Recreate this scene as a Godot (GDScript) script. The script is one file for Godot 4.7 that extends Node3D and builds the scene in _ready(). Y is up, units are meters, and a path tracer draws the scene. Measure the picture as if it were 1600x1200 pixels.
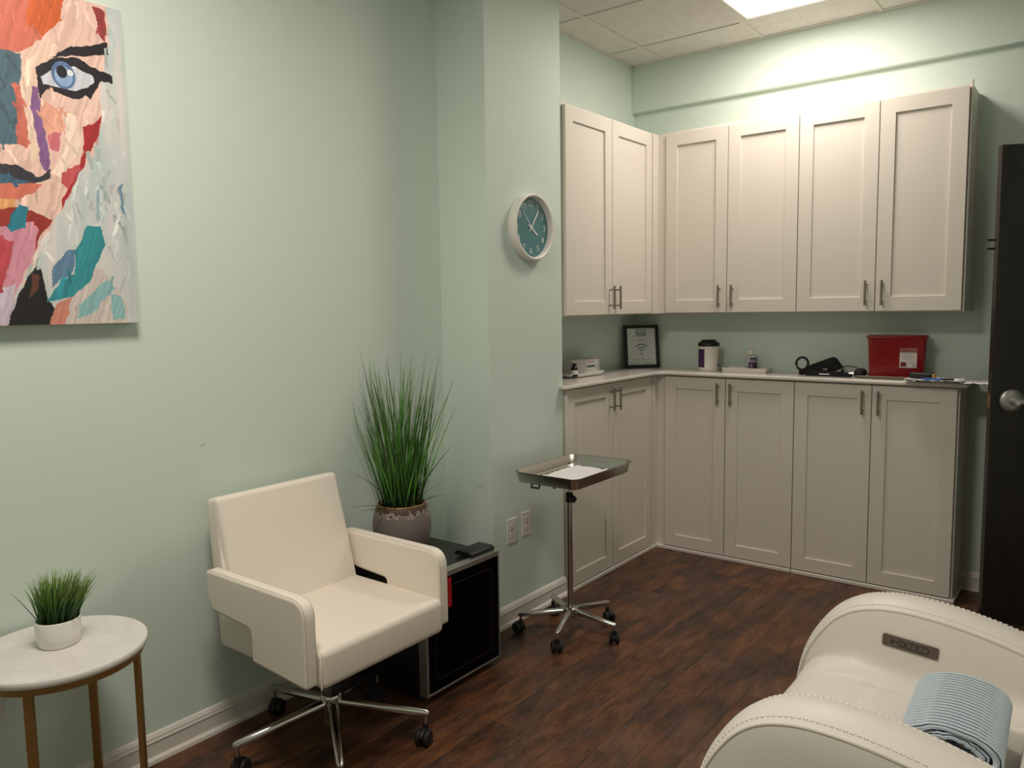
extends Node3D
# Treatment room: mint walls, white shaker cabinets, swivel chair, mayo stand, recliner.

var M := {}
var used := {}
var rng := RandomNumberGenerator.new()

# ------------------------------------------------------------------ camera, light, exposure
func setup_view() -> void:
	var cam := Camera3D.new()
	cam.name = "camera"
	add_child(cam)
	cam.position = Vector3(0, 1.474, 0)
	cam.rotation_order = EULER_ORDER_YXZ
	cam.rotation_degrees = Vector3(-5.649, 37.687, -0.882)
	cam.fov = 52.6
	cam.near = 0.05
	cam.far = 50.0
	cam.current = true
	var e := Environment.new()
	e.background_mode = Environment.BG_COLOR
	e.background_color = Color(0.02, 0.02, 0.02)
	e.ambient_light_source = Environment.AMBIENT_SOURCE_BG
	e.tonemap_mode = Environment.TONE_MAPPER_LINEAR
	e.tonemap_exposure = 1.0
	e.sdfgi_enabled = true
	e.ssao_enabled = true
	e.ssil_enabled = true
	var we := WorldEnvironment.new()
	we.name = "environment"
	we.environment = e
	add_child(we)

const PANEL_COLOR := Color(1.0, 0.945, 0.895)

# ------------------------------------------------------------------ helpers: nodes
func numbered(called: String) -> String:
	if not used.has(called):
		used[called] = 0
		return called
	used[called] += 1
	return "%s_%03d" % [called, used[called]]

func tag(o: Node, label: String, category: String, group := "") -> void:
	o.set_meta("label", label)
	o.set_meta("category", category)
	if group != "":
		o.set_meta("group", group)

func thing(called: String, label: String, category: String, at := Vector3.ZERO, turn := 0.0, group := "") -> Node3D:
	var o := Node3D.new()
	o.name = numbered(called)
	add_child(o)
	o.position = at
	o.rotation_degrees.y = turn
	tag(o, label, category, group)
	return o

func part(called: String, mesh: Mesh, mat: Material, parent: Node, at := Vector3.ZERO, rot := Vector3.ZERO) -> MeshInstance3D:
	var o := MeshInstance3D.new()
	o.name = called
	o.mesh = mesh
	o.material_override = mat
	o.position = at
	o.rotation_degrees = rot
	parent.add_child(o, true)
	return o

func solo(called: String, label: String, category: String, mesh: Mesh, mat: Material, at := Vector3.ZERO, rot := Vector3.ZERO, group := "") -> MeshInstance3D:
	var o := part(numbered(called), mesh, mat, self, at, rot)
	tag(o, label, category, group)
	return o

func struct(called: String, mesh: Mesh, mat: Material, at := Vector3.ZERO) -> MeshInstance3D:
	var o := part(called, mesh, mat, self, at)
	o.set_meta("kind", "structure")
	return o

# ------------------------------------------------------------------ helpers: meshes
func c8(r: float, g: float, b: float) -> Color:
	return Color(r / 255.0, g / 255.0, b / 255.0)

func mat(color: Color, rough := 0.5, metal := 0.0) -> StandardMaterial3D:
	var m := StandardMaterial3D.new()
	m.albedo_color = color
	m.roughness = rough
	m.metallic = metal
	return m

func new_st() -> SurfaceTool:
	var st := SurfaceTool.new()
	st.begin(Mesh.PRIMITIVE_TRIANGLES)
	return st

# one quad a b c d seen from outside, clockwise
func vq(st: SurfaceTool, a: Vector3, b: Vector3, c: Vector3, d: Vector3) -> void:
	st.add_vertex(a); st.add_vertex(b); st.add_vertex(c)
	st.add_vertex(a); st.add_vertex(c); st.add_vertex(d)

func rstops(h: float, r: float, k: int) -> Array:
	var out := []
	for i in range(k, -1, -1):
		out.append(-((h - r) + r * tan(PI / 4 * i / k)))
	for i in range(0, k + 1):
		out.append((h - r) + r * tan(PI / 4 * i / k))
	return out

# box of full size s centred on at, edges rounded by r
func add_rbox(st: SurfaceTool, s: Vector3, r: float, at := Vector3.ZERO, k := 2, b := Basis.IDENTITY) -> void:
	var h := s / 2
	r = minf(r, minf(h.x, minf(h.y, h.z)) * 0.999)
	for ax in 3:
		var u := (ax + 1) % 3
		var v := (ax + 2) % 3
		var us := rstops(h[u], r, k)
		var vs := rstops(h[v], r, k)
		for sg in [-1, 1]:
			var P := []
			for i in us.size():
				var row := []
				for j in vs.size():
					var p := Vector3.ZERO
					p[ax] = h[ax] * sg
					p[u] = us[i]
					p[v] = vs[j]
					var c := Vector3(clampf(p.x, -h.x + r, h.x - r), clampf(p.y, -h.y + r, h.y - r), clampf(p.z, -h.z + r, h.z - r))
					var n := (p - c).normalized()
					row.append([at + b * (c + n * r), b * n, Vector2(p[u], p[v])])
				P.append(row)
			for i in us.size() - 1:
				for j in vs.size() - 1:
					var q := [P[i][j], P[i + 1][j], P[i + 1][j + 1], P[i][j + 1]]
					var order := [0, 2, 1, 0, 3, 2] if sg > 0 else [0, 1, 2, 0, 2, 3]
					for t in order:
						st.set_normal(q[t][1])
						st.set_uv(q[t][2])
						st.add_vertex(q[t][0])

func rbox(s: Vector3, r := 0.002, at := Vector3.ZERO, k := 1) -> ArrayMesh:
	var st := new_st()
	add_rbox(st, s, r, at, k)
	return st.commit()

# box given by two corners
func span(a: Vector3, b: Vector3, r := 0.002, k := 1) -> ArrayMesh:
	return rbox((b - a).abs(), r, (a + b) / 2, k)

func add_span(st: SurfaceTool, a: Vector3, b: Vector3, r := 0.002, k := 1) -> void:
	add_rbox(st, (b - a).abs(), r, (a + b) / 2, k)

func boxes(list: Array, r := 0.002) -> ArrayMesh:
	var st := new_st()
	for q in list:
		add_span(st, q[0], q[1], r)
	return st.commit()

# rings: Array of PackedVector3Array with equal counts, closed loops, running counter-clockwise seen from the side the rings move to
func add_loft(st: SurfaceTool, rings: Array, cap0 := true, cap1 := true, hard := []) -> void:
	var g := 0
	for i in rings.size() - 1:
		if hard.has(i):
			g += 1
		st.set_smooth_group(g)
		var a: PackedVector3Array = rings[i]
		var b: PackedVector3Array = rings[i + 1]
		var n := a.size()
		for j in n:
			var j2 := (j + 1) % n
			vq(st, a[j], b[j], b[j2], a[j2])
	var caps := []
	if cap0:
		caps.append([rings[0], false])
	if cap1:
		caps.append([rings[-1], true])
	for cp in caps:
		g += 1
		st.set_smooth_group(g)
		var r: PackedVector3Array = cp[0]
		var m := Vector3.ZERO
		for p in r:
			m += p
		m /= r.size()
		for j in r.size():
			var j2 := (j + 1) % r.size()
			if cp[1]:
				st.add_vertex(m); st.add_vertex(r[j2]); st.add_vertex(r[j])
			else:
				st.add_vertex(m); st.add_vertex(r[j]); st.add_vertex(r[j2])

func loft(rings: Array, cap0 := true, cap1 := true, hard := []) -> ArrayMesh:
	var st := new_st()
	add_loft(st, rings, cap0, cap1, hard)
	st.generate_normals()
	return st.commit()

func circle(r: float, y: float, n := 24, c := Vector3.ZERO, rz := -1.0) -> PackedVector3Array:
	var out := PackedVector3Array()
	if rz < 0:
		rz = r
	for i in n:
		var a := -TAU * i / n
		out.append(c + Vector3(cos(a) * r, y, sin(a) * rz))
	return out

# rounded rectangle loop in the xz plane
func rrect(w: float, d: float, r: float, y: float, n := 5, c := Vector3.ZERO) -> PackedVector3Array:
	var out := PackedVector3Array()
	r = minf(r, minf(w, d) / 2 - 0.0001)
	for q in 4:
		var ccx: float = (w / 2 - r) * [1, -1, -1, 1][q]
		var ccz: float = (d / 2 - r) * [-1, -1, 1, 1][q]
		for i in n + 1:
			var a := PI / 2 * q + PI / 2 * i / n
			out.append(c + Vector3(ccx + cos(a) * r, y, ccz - sin(a) * r))
	return out

# profile: pairs (radius, y) bottom to top along the outside; negative radius is not allowed
func add_lathe(st: SurfaceTool, prof: Array, n := 32, c := Vector3.ZERO, hard := [], b := Basis.IDENTITY, caps := true) -> void:
	var rings := []
	for p in prof:
		var loop := PackedVector3Array()
		for q in circle(maxf(p[0], 0.00005), p[1], n):
			loop.append(c + b * q)
		rings.append(loop)
	add_loft(st, rings, caps, caps, hard)

func lathe(prof: Array, n := 32, hard := [], b := Basis.IDENTITY, c := Vector3.ZERO, caps := true) -> ArrayMesh:
	var st := new_st()
	add_lathe(st, prof, n, c, hard, b, caps)
	st.generate_normals()
	return st.commit()

func add_tube(st: SurfaceTool, pts: Array, radii, n := 10, closed := false) -> void:
	var rings := []
	var up := Vector3.UP
	var cnt := pts.size()
	for i in cnt:
		var a: Vector3 = pts[(i - 1 + cnt) % cnt] if (closed or i > 0) else pts[i]
		var c: Vector3 = pts[(i + 1) % cnt] if (closed or i < cnt - 1) else pts[i]
		var t := (c - a).normalized()
		if i == 0:
			up = Vector3.UP if absf(t.y) < 0.9 else Vector3.RIGHT
		var s := t.cross(up).normalized()
		up = s.cross(t).normalized()
		var r: float = radii[i] if radii is Array else radii
		var loop := PackedVector3Array()
		for j in n:
			var w := TAU * j / n
			loop.append(pts[i] + (s * cos(w) - up * sin(w)) * r)
		rings.append(loop)
	if closed:
		rings.append(rings[0])
	add_loft(st, rings, not closed, not closed)

func tube(pts: Array, radii, n := 10, closed := false) -> ArrayMesh:
	var st := new_st()
	add_tube(st, pts, radii, n, closed)
	st.generate_normals()
	return st.commit()

# round the corners of a polygon: rr one radius for all or one each
func round_poly(pts: Array, rr, seg := 5) -> PackedVector2Array:
	var out := PackedVector2Array()
	var n := pts.size()
	for i in n:
		var p: Vector2 = pts[i]
		var a: Vector2 = pts[(i - 1 + n) % n]
		var b: Vector2 = pts[(i + 1) % n]
		var r: float = rr[i] if rr is Array else rr
		var da := (a - p).normalized()
		var db := (b - p).normalized()
		if r <= 0.0:
			out.append(p)
			continue
		var ang := acos(clampf(da.dot(db), -1, 1))
		var l := minf(r / tan(ang / 2), minf(p.distance_to(a), p.distance_to(b)) * 0.49)
		for k in seg + 1:
			var t := float(k) / seg
			out.append((p + da * l).lerp(p, t).lerp(p.lerp(p + db * l, t), t))
	return out

func ccw(poly: PackedVector2Array) -> PackedVector2Array:
	for i in range(poly.size() - 1, -1, -1):
		if poly.size() > 3 and poly[i].distance_to(poly[(i + 1) % poly.size()]) < 0.00001:
			poly.remove_at(i)
	if Geometry2D.is_polygon_clockwise(poly):
		poly.reverse()
	return poly

func inset(poly: PackedVector2Array, d: float) -> PackedVector2Array:
	var out := PackedVector2Array()
	var n := poly.size()
	for i in n:
		var a := (poly[i] - poly[(i - 1 + n) % n]).normalized()
		var b := (poly[(i + 1) % n] - poly[i]).normalized()
		var na := Vector2(-a.y, a.x)
		var nb := Vector2(-b.y, b.x)
		var m := (na + nb)
		if m.length() < 0.001:
			m = na
		m = m.normalized()
		out.append(poly[i] + m * d / maxf(m.dot(na), 0.4))
	return out

# extrude an xy outline from z0 to z1 with edges rounded by r; bulge swells both flat sides
func add_slab(st: SurfaceTool, outline: PackedVector2Array, z0: float, z1: float, r := 0.004, k := 3, bulge := 0.0) -> void:
	var poly := ccw(outline.duplicate())
	var rings := []
	for i in k + 1:
		var a := PI / 2 * i / k
		rings.append([inset(poly, r * (1 - sin(a))), z0 + r * (1 - cos(a))])
	for i in range(k, -1, -1):
		var a := PI / 2 * i / k
		rings.append([inset(poly, r * (1 - sin(a))), z1 - r * (1 - cos(a))])
	st.set_smooth_group(0)
	for i in rings.size() - 1:
		var n := poly.size()
		for j in n:
			var j2 := (j + 1) % n
			var a0: Vector2 = rings[i][0][j]
			var a1: Vector2 = rings[i][0][j2]
			var b0: Vector2 = rings[i + 1][0][j]
			var b1: Vector2 = rings[i + 1][0][j2]
			vq(st, Vector3(a0.x, a0.y, rings[i][1]), Vector3(b0.x, b0.y, rings[i + 1][1]), Vector3(b1.x, b1.y, rings[i + 1][1]), Vector3(a1.x, a1.y, rings[i][1]))
	for side in 2:
		var ring: PackedVector2Array = rings[0][0] if side == 0 else rings[-1][0]
		var z: float = z0 if side == 0 else z1
		if bulge == 0.0:
			st.set_smooth_group(1 + side)
			var tri := Geometry2D.triangulate_polygon(poly)
			if tri.is_empty():
				tri = Geometry2D.triangulate_polygon(ring)
			if tri.is_empty():
				print("cap not filled ", ring.size())
			for t in range(0, tri.size(), 3):
				var A := ring[tri[t]]
				var B := ring[tri[t + 1]]
				var C := ring[tri[t + 2]]
				var cr := (B - A).cross(C - A)
				var flip := (cr > 0) == (side == 1)
				for q in ([A, C, B] if flip else [A, B, C]):
					st.add_vertex(Vector3(q.x, q.y, z))
		else:
			var m := Vector2.ZERO
			for p in ring:
				m += p
			m /= ring.size()
			var s := -1.0 if side == 0 else 1.0
			var steps := 8
			for w in steps:
				var t0 := 1.0 - float(w) / steps
				var t1 := 1.0 - float(w + 1) / steps
				for j in ring.size():
					var j2 := (j + 1) % ring.size()
					var a := m + (ring[j] - m) * t0
					var b := m + (ring[j2] - m) * t0
					var c := m + (ring[j2] - m) * t1
					var d := m + (ring[j] - m) * t1
					var za := z + s * bulge * (1 - t0 * t0 * t0 * t0)
					var zc := z + s * bulge * (1 - t1 * t1 * t1 * t1)
					var A := Vector3(a.x, a.y, za)
					var B := Vector3(b.x, b.y, za)
					var C := Vector3(c.x, c.y, zc)
					var D := Vector3(d.x, d.y, zc)
					if side == 1:
						vq(st, A, D, C, B)
					else:
						vq(st, A, B, C, D)

func slab(outline: PackedVector2Array, z0: float, z1: float, r := 0.004, k := 3, bulge := 0.0) -> ArrayMesh:
	var st := new_st()
	add_slab(st, outline, z0, z1, r, k, bulge)
	st.generate_normals()
	return st.commit()

# a moulding: profile (out, up) swept straight from a to b, out = the direction it stands off the wall
func moulding(prof: Array, a: Vector3, b: Vector3, out: Vector3) -> ArrayMesh:
	var st := new_st()
	st.set_smooth_group(-1)
	var n := prof.size()
	var P := func(q, base): return base + out * q[0] + Vector3.UP * q[1]
	var rings := [PackedVector3Array(), PackedVector3Array()]
	for q in prof:
		rings[0].append(P.call(q, a))
		rings[1].append(P.call(q, b))
	var flip := (b - a).cross(Vector3.UP).dot(out) < 0
	for j in n:
		var j2 := (j + 1) % n
		var quad := [rings[0][j], rings[0][j2], rings[1][j2], rings[1][j]]
		if flip:
			quad.reverse()
		vq(st, quad[0], quad[1], quad[2], quad[3])
	for e in 2:
		var poly := PackedVector2Array()
		for q in prof:
			poly.append(Vector2(q[0], q[1]))
		var tri := Geometry2D.triangulate_polygon(poly)
		for t in range(0, tri.size(), 3):
			for w in 3:
				st.add_vertex(rings[e][tri[t + w]])
	st.generate_normals()
	return st.commit()

func text(s: String, size: float, depth := 0.0006, font := "Droid Sans") -> TextMesh:
	var f := SystemFont.new()
	f.font_names = PackedStringArray([font])
	var t := TextMesh.new()
	t.font = f
	t.text = s
	t.font_size = 32
	t.pixel_size = size / 32.0
	t.depth = depth
	t.curve_step = 2.0
	return t

# ------------------------------------------------------------------ textures
func noise_img(w: int, h: int, freq: float, sd: int, oct := 4, type := FastNoiseLite.TYPE_SIMPLEX_SMOOTH, warp := 0.0) -> Image:
	var n := FastNoiseLite.new()
	n.seed = sd
	n.noise_type = type
	n.frequency = freq
	n.fractal_octaves = oct
	if warp > 0.0:
		n.domain_warp_enabled = true
		n.domain_warp_amplitude = warp
		n.domain_warp_frequency = freq * 0.8
	var im := n.get_image(w, h, false, false, true)
	im.convert(Image.FORMAT_L8)
	return im

func tex(im: Image) -> ImageTexture:
	im.generate_mipmaps()
	return ImageTexture.create_from_image(im)

func ramp(v: float, stops: Array) -> Color:
	v = clampf(v, 0, 1) * (stops.size() - 1)
	var i := mini(int(v), stops.size() - 2)
	return stops[i].lerp(stops[i + 1], v - i)

func wood_floor_texture() -> ImageTexture:
	var W := 1400
	var fine := noise_img(640, 72, 0.22, 3, 3); fine.resize(W, W, Image.INTERPOLATE_CUBIC)
	var streak := noise_img(320, 80, 0.075, 5, 4, FastNoiseLite.TYPE_SIMPLEX_SMOOTH, 14.0); streak.resize(W, W, Image.INTERPOLATE_CUBIC)
	var blot := noise_img(300, 140, 0.021, 9, 4, FastNoiseLite.TYPE_SIMPLEX_SMOOTH, 26.0); blot.resize(W, W, Image.INTERPOLATE_CUBIC)
	var hue := noise_img(256, 130, 0.02, 17, 3, FastNoiseLite.TYPE_SIMPLEX_SMOOTH, 24.0); hue.resize(W, W, Image.INTERPOLATE_CUBIC)
	var d1 := fine.get_data()
	var d2 := streak.get_data()
	var d3 := blot.get_data()
	var d4 := hue.get_data()
	var brown := [c8(30, 22, 20), c8(54, 38, 31), c8(78, 53, 42), c8(100, 69, 52), c8(122, 86, 63)]
	var amber := [c8(34, 23, 18), c8(62, 39, 27), c8(90, 56, 35), c8(112, 72, 43), c8(134, 90, 55)]
	var luts := [[], []]
	for i in 256:
		luts[0].append(ramp(i / 255.0, brown))
		luts[1].append(ramp(i / 255.0, amber))
	var out := PackedByteArray()
	out.resize(W * W * 3)
	for i in W * W:
		# contour lines of the blotches give the swirls of hickory
		var b: int = d3[i]
		var sw := absi(((b * 11) & 255) - 128)
		var v := (d1[i] * 22 + d2[i] * 30 + b * 36 + sw * 22) / 100 - 4
		v = clampi((v - 112) * 15 / 10 + 114, 0, 255)
		var c: Color = luts[0][v].lerp(luts[1][v], clampf((d4[i] - 110) / 60.0, 0, 1))
		out[i * 3] = c.r8
		out[i * 3 + 1] = c.g8
		out[i * 3 + 2] = c.b8
	return tex(Image.create_from_data(W, W, false, Image.FORMAT_RGB8, out))

func relief(w: int, freq: float, sd: int, strength: float) -> ImageTexture:
	var n := FastNoiseLite.new()
	n.seed = sd
	n.frequency = freq
	n.fractal_octaves = 3
	var im := n.get_seamless_image(w, w)
	im.convert(Image.FORMAT_RGBA8)
	im.bump_map_to_normal_map(strength)
	return tex(im)

func speckle_tile() -> ImageTexture:
	var im := Image.create(512, 512, false, Image.FORMAT_RGB8)
	var n1 := noise_img(512, 512, 0.18, 21, 2)
	var n2 := noise_img(512, 512, 0.02, 22, 3)
	for y in 512:
		for x in 512:
			var v := 0.86 + (n2.get_pixel(x, y).r - 0.5) * 0.05
			if n1.get_pixel(x, y).r < 0.24:
				v -= 0.12
			im.set_pixel(x, y, Color(v, v * 0.985, v * 0.955))
	return tex(im)

func marble_texture() -> ImageTexture:
	var n1 := noise_img(256, 256, 0.012, 31, 5, FastNoiseLite.TYPE_SIMPLEX_SMOOTH, 60.0)
	var im := Image.create(256, 256, false, Image.FORMAT_RGB8)
	for y in 256:
		for x in 256:
			var v := n1.get_pixel(x, y).r
			var vein := clampf(1.0 - absf(v - 0.5) * 9.0, 0, 1) * 0.03
			var g := 0.87 - vein + (v - 0.5) * 0.03
			im.set_pixel(x, y, Color(g, g * 0.985, g * 0.97))
	return tex(im)

func fill_poly(im: Image, pts: PackedVector2Array, col: Color, streak: int) -> void:
	var lo := pts[0]
	var hi := pts[0]
	for p in pts:
		lo = lo.min(p)
		hi = hi.max(p)
	for y in range(maxi(0, int(lo.y)), mini(im.get_height(), int(hi.y) + 1)):
		for x in range(maxi(0, int(lo.x)), mini(im.get_width(), int(hi.x) + 1)):
			if Geometry2D.is_point_in_polygon(Vector2(x + 0.5, y + 0.5), pts):
				var j := (hash(Vector2i((x + y / 3) / 5, streak)) % 100) / 100.0 - 0.5
				im.set_pixel(x, y, Color(col.r * (1 + j * 0.12), col.g * (1 + j * 0.14), col.b * (1 + j * 0.14)))

func knife_stroke(im: Image, r: RandomNumberGenerator, sd: int) -> void:
	var x := r.randi_range(240, im.get_width() - 12)
	var y := r.randi_range(8, im.get_height() - 8)
	var a := r.randf_range(0.9, 2.0)
	var d := Vector2(cos(a), sin(a)) * r.randf_range(7, 22)
	var n := Vector2(-sin(a), cos(a)) * r.randf_range(2, 4.5)
	var f := r.randf_range(0.88, 1.1)
	if absf(x - 430) < 85 and absf(y - 140) < 70 and sd > 120 + 30:
		return
	var col := im.get_pixel(x, y)
	var c := Vector2(x, y)
	fill_poly(im, PackedVector2Array([c - d - n, c + d - n * 0.6, c + d * 1.1 + n, c - d * 0.9 + n]), Color(col.r * f, col.g * f, col.b * f), sd)

func painting_texture() -> ImageTexture:
	var W := 532
	var H := 655
	var im := Image.create(W, H, false, Image.FORMAT_RGB8)
	var bg := noise_img(W, 60, 0.02, 41, 4)
	bg.resize(W, H, Image.INTERPOLATE_BILINEAR)
	for y in H:
		for x in W:
			var v := bg.get_pixel(x, y).r
			im.set_pixel(x, y, c8(186, 200, 198).lerp(c8(222, 214, 212), clampf(v * 1.6 - 0.3, 0, 1)))
	var r := RandomNumberGenerator.new()
	r.seed = 77
	for k in PAINT.size():
		var s: Array = PAINT[k]
		var pts := PackedVector2Array()
		for i in range(0, s[3].size(), 2):
			pts.append(Vector2(s[3][i], s[3][i + 1]))
		fill_poly(im, pts, c8(s[0], s[1], s[2]), k)
		# loose knife strokes in the colours already there, most of them before the features go on
		for n in (260 if k == 10 else (90 if k == PAINT.size() - 1 else 0)):
			knife_stroke(im, r, 100 + n + k)
	var k2 := 60
	for q in [[408, 158, 23, 27, 92, 118, 158], [408, 160, 17, 20, 142, 172, 206], [405, 152, 10, 12, 28, 30, 40], [421, 151, 6, 6, 232, 236, 242]]:
		var el := PackedVector2Array()
		for i in 20:
			el.append(Vector2(q[0] + cos(TAU * i / 20) * q[2], q[1] + sin(TAU * i / 20) * q[3]))
		fill_poly(im, el, c8(q[4], q[5], q[6]), k2)
		k2 += 1
	# ragged stroke edges
	var w1 := noise_img(W, H, 0.022, 51, 2)
	var w2 := noise_img(W, H, 0.03, 52, 2)
	var out := Image.create(W, H, false, Image.FORMAT_RGB8)
	for y in H:
		for x in W:
			var sx := x if x >= W / 2 else W - 1 - x
			var dx := int((w1.get_pixel(sx, y).r - 0.5) * 9)
			var dy := int((w2.get_pixel(sx, y).r - 0.5) * 10)
			if Vector2(sx - 408, y - 158).length() < 34:
				dx /= 4
				dy /= 4
			out.set_pixel(x, y, im.get_pixel(clampi(sx + dx, 0, W - 1), clampi(y + dy, 0, H - 1)))
	return tex(out)

const PAINT := [
	[226, 192, 178, [239, 33, 505, -48, 503, 7, 506, 72, 477, 160, 478, 234, 458, 307, 428, 341, 386, 428, 369, 449, 323, 542, 295, 587, 270, 659, 194, 659]],
	[150, 60, 62, [472, 7, 499, 11, 498, 74, 484, 60, 480, 27]],
	[206, 112, 92, [239, 33, 419, -22, 416, 45, 374, 91, 337, 130, 231, 146]],
	[206, 96, 46, [361, -4, 416, -21, 416, 50, 375, 90, 345, 75]],
	[78, 106, 120, [232, 130, 334, 134, 328, 186, 314, 307, 218, 321]],
	[196, 108, 92, [320, 192, 339, 205, 344, 313, 314, 307]],
	[232, 204, 184, [385, 91, 403, 103, 354, 175, 358, 338, 337, 341, 329, 196, 335, 158]],
	[132, 92, 142, [346, 192, 358, 190, 372, 331, 366, 354, 357, 349, 346, 247]],
	[232, 170, 146, [361, 217, 414, 229, 397, 272, 370, 284, 363, 266]],
	[204, 112, 122, [370, 281, 397, 272, 389, 309, 372, 309]],
	[238, 214, 198, [411, 230, 429, 237, 430, 300, 388, 363, 372, 354, 400, 305]],
	[34, 30, 35, [388, 127, 416, 103, 501, 73, 502, 95, 455, 111]],
	[34, 30, 38, [359, 155, 393, 127, 438, 120, 479, 133, 505, 137, 505, 155, 480, 153, 468, 174, 459, 195, 449, 188, 432, 200, 400, 195, 376, 193, 361, 214, 358, 190]],
	[206, 210, 220, [365, 171, 392, 147, 430, 136, 463, 146, 466, 159, 433, 185, 395, 184, 368, 183]],
	[166, 46, 52, [437, 252, 463, 243, 476, 223, 470, 265, 440, 322, 402, 396, 386, 426, 388, 408, 410, 360, 433, 312, 438, 276]],
	[196, 88, 92, [391, 351, 424, 330, 429, 340, 400, 384, 387, 374]],
	[52, 52, 60, [216, 352, 312, 346, 346, 363, 370, 348, 368, 366, 334, 383, 300, 375, 215, 373]],
	[62, 98, 122, [215, 373, 300, 368, 335, 377, 309, 383, 214, 386]],
	[206, 116, 96, [214, 389, 355, 379, 338, 397, 312, 410, 211, 420]],
	[226, 168, 110, [211, 425, 305, 410, 298, 434, 209, 449]],
	[152, 52, 46, [209, 449, 306, 426, 326, 431, 368, 447, 349, 469, 332, 509, 325, 497, 333, 463, 303, 466, 207, 477]],
	[206, 142, 160, [207, 488, 329, 452, 340, 468, 330, 514, 300, 575, 276, 626, 194, 656]],
	[192, 74, 84, [207, 488, 296, 493, 272, 582, 199, 587]],
	[204, 190, 208, [198, 603, 293, 576, 281, 636, 270, 659, 194, 659]],
	[42, 126, 146, [292, 442, 309, 420, 325, 425, 317, 464, 293, 475, 285, 466]],
	[232, 222, 216, [369, 452, 347, 496, 321, 550, 331, 514]],
	[30, 28, 30, [334, 533, 343, 558, 347, 603, 358, 626, 349, 661, 270, 662, 288, 615, 311, 570]],
	[96, 60, 48, [323, 553, 337, 558, 330, 587, 316, 603]],
	[208, 198, 192, [351, 655, 366, 609, 444, 535, 483, 571, 505, 616, 506, 659]],
	[204, 134, 116, [350, 655, 360, 615, 394, 598, 377, 656]],
	[140, 186, 190, [410, 615, 466, 561, 482, 580, 438, 628, 402, 645]],
	[146, 190, 194, [473, 592, 496, 598, 503, 647, 472, 646]],
	[52, 142, 152, [435, 453, 461, 453, 468, 489, 430, 574, 394, 598, 346, 610, 356, 592, 402, 551, 409, 504]],
	[96, 130, 160, [363, 540, 395, 504, 410, 504, 397, 551, 358, 582]],
	[112, 142, 162, [504, 361, 511, 360, 512, 424, 505, 418]],
	[150, 176, 188, [457, 378, 463, 377, 462, 436, 454, 443]],
]
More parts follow.
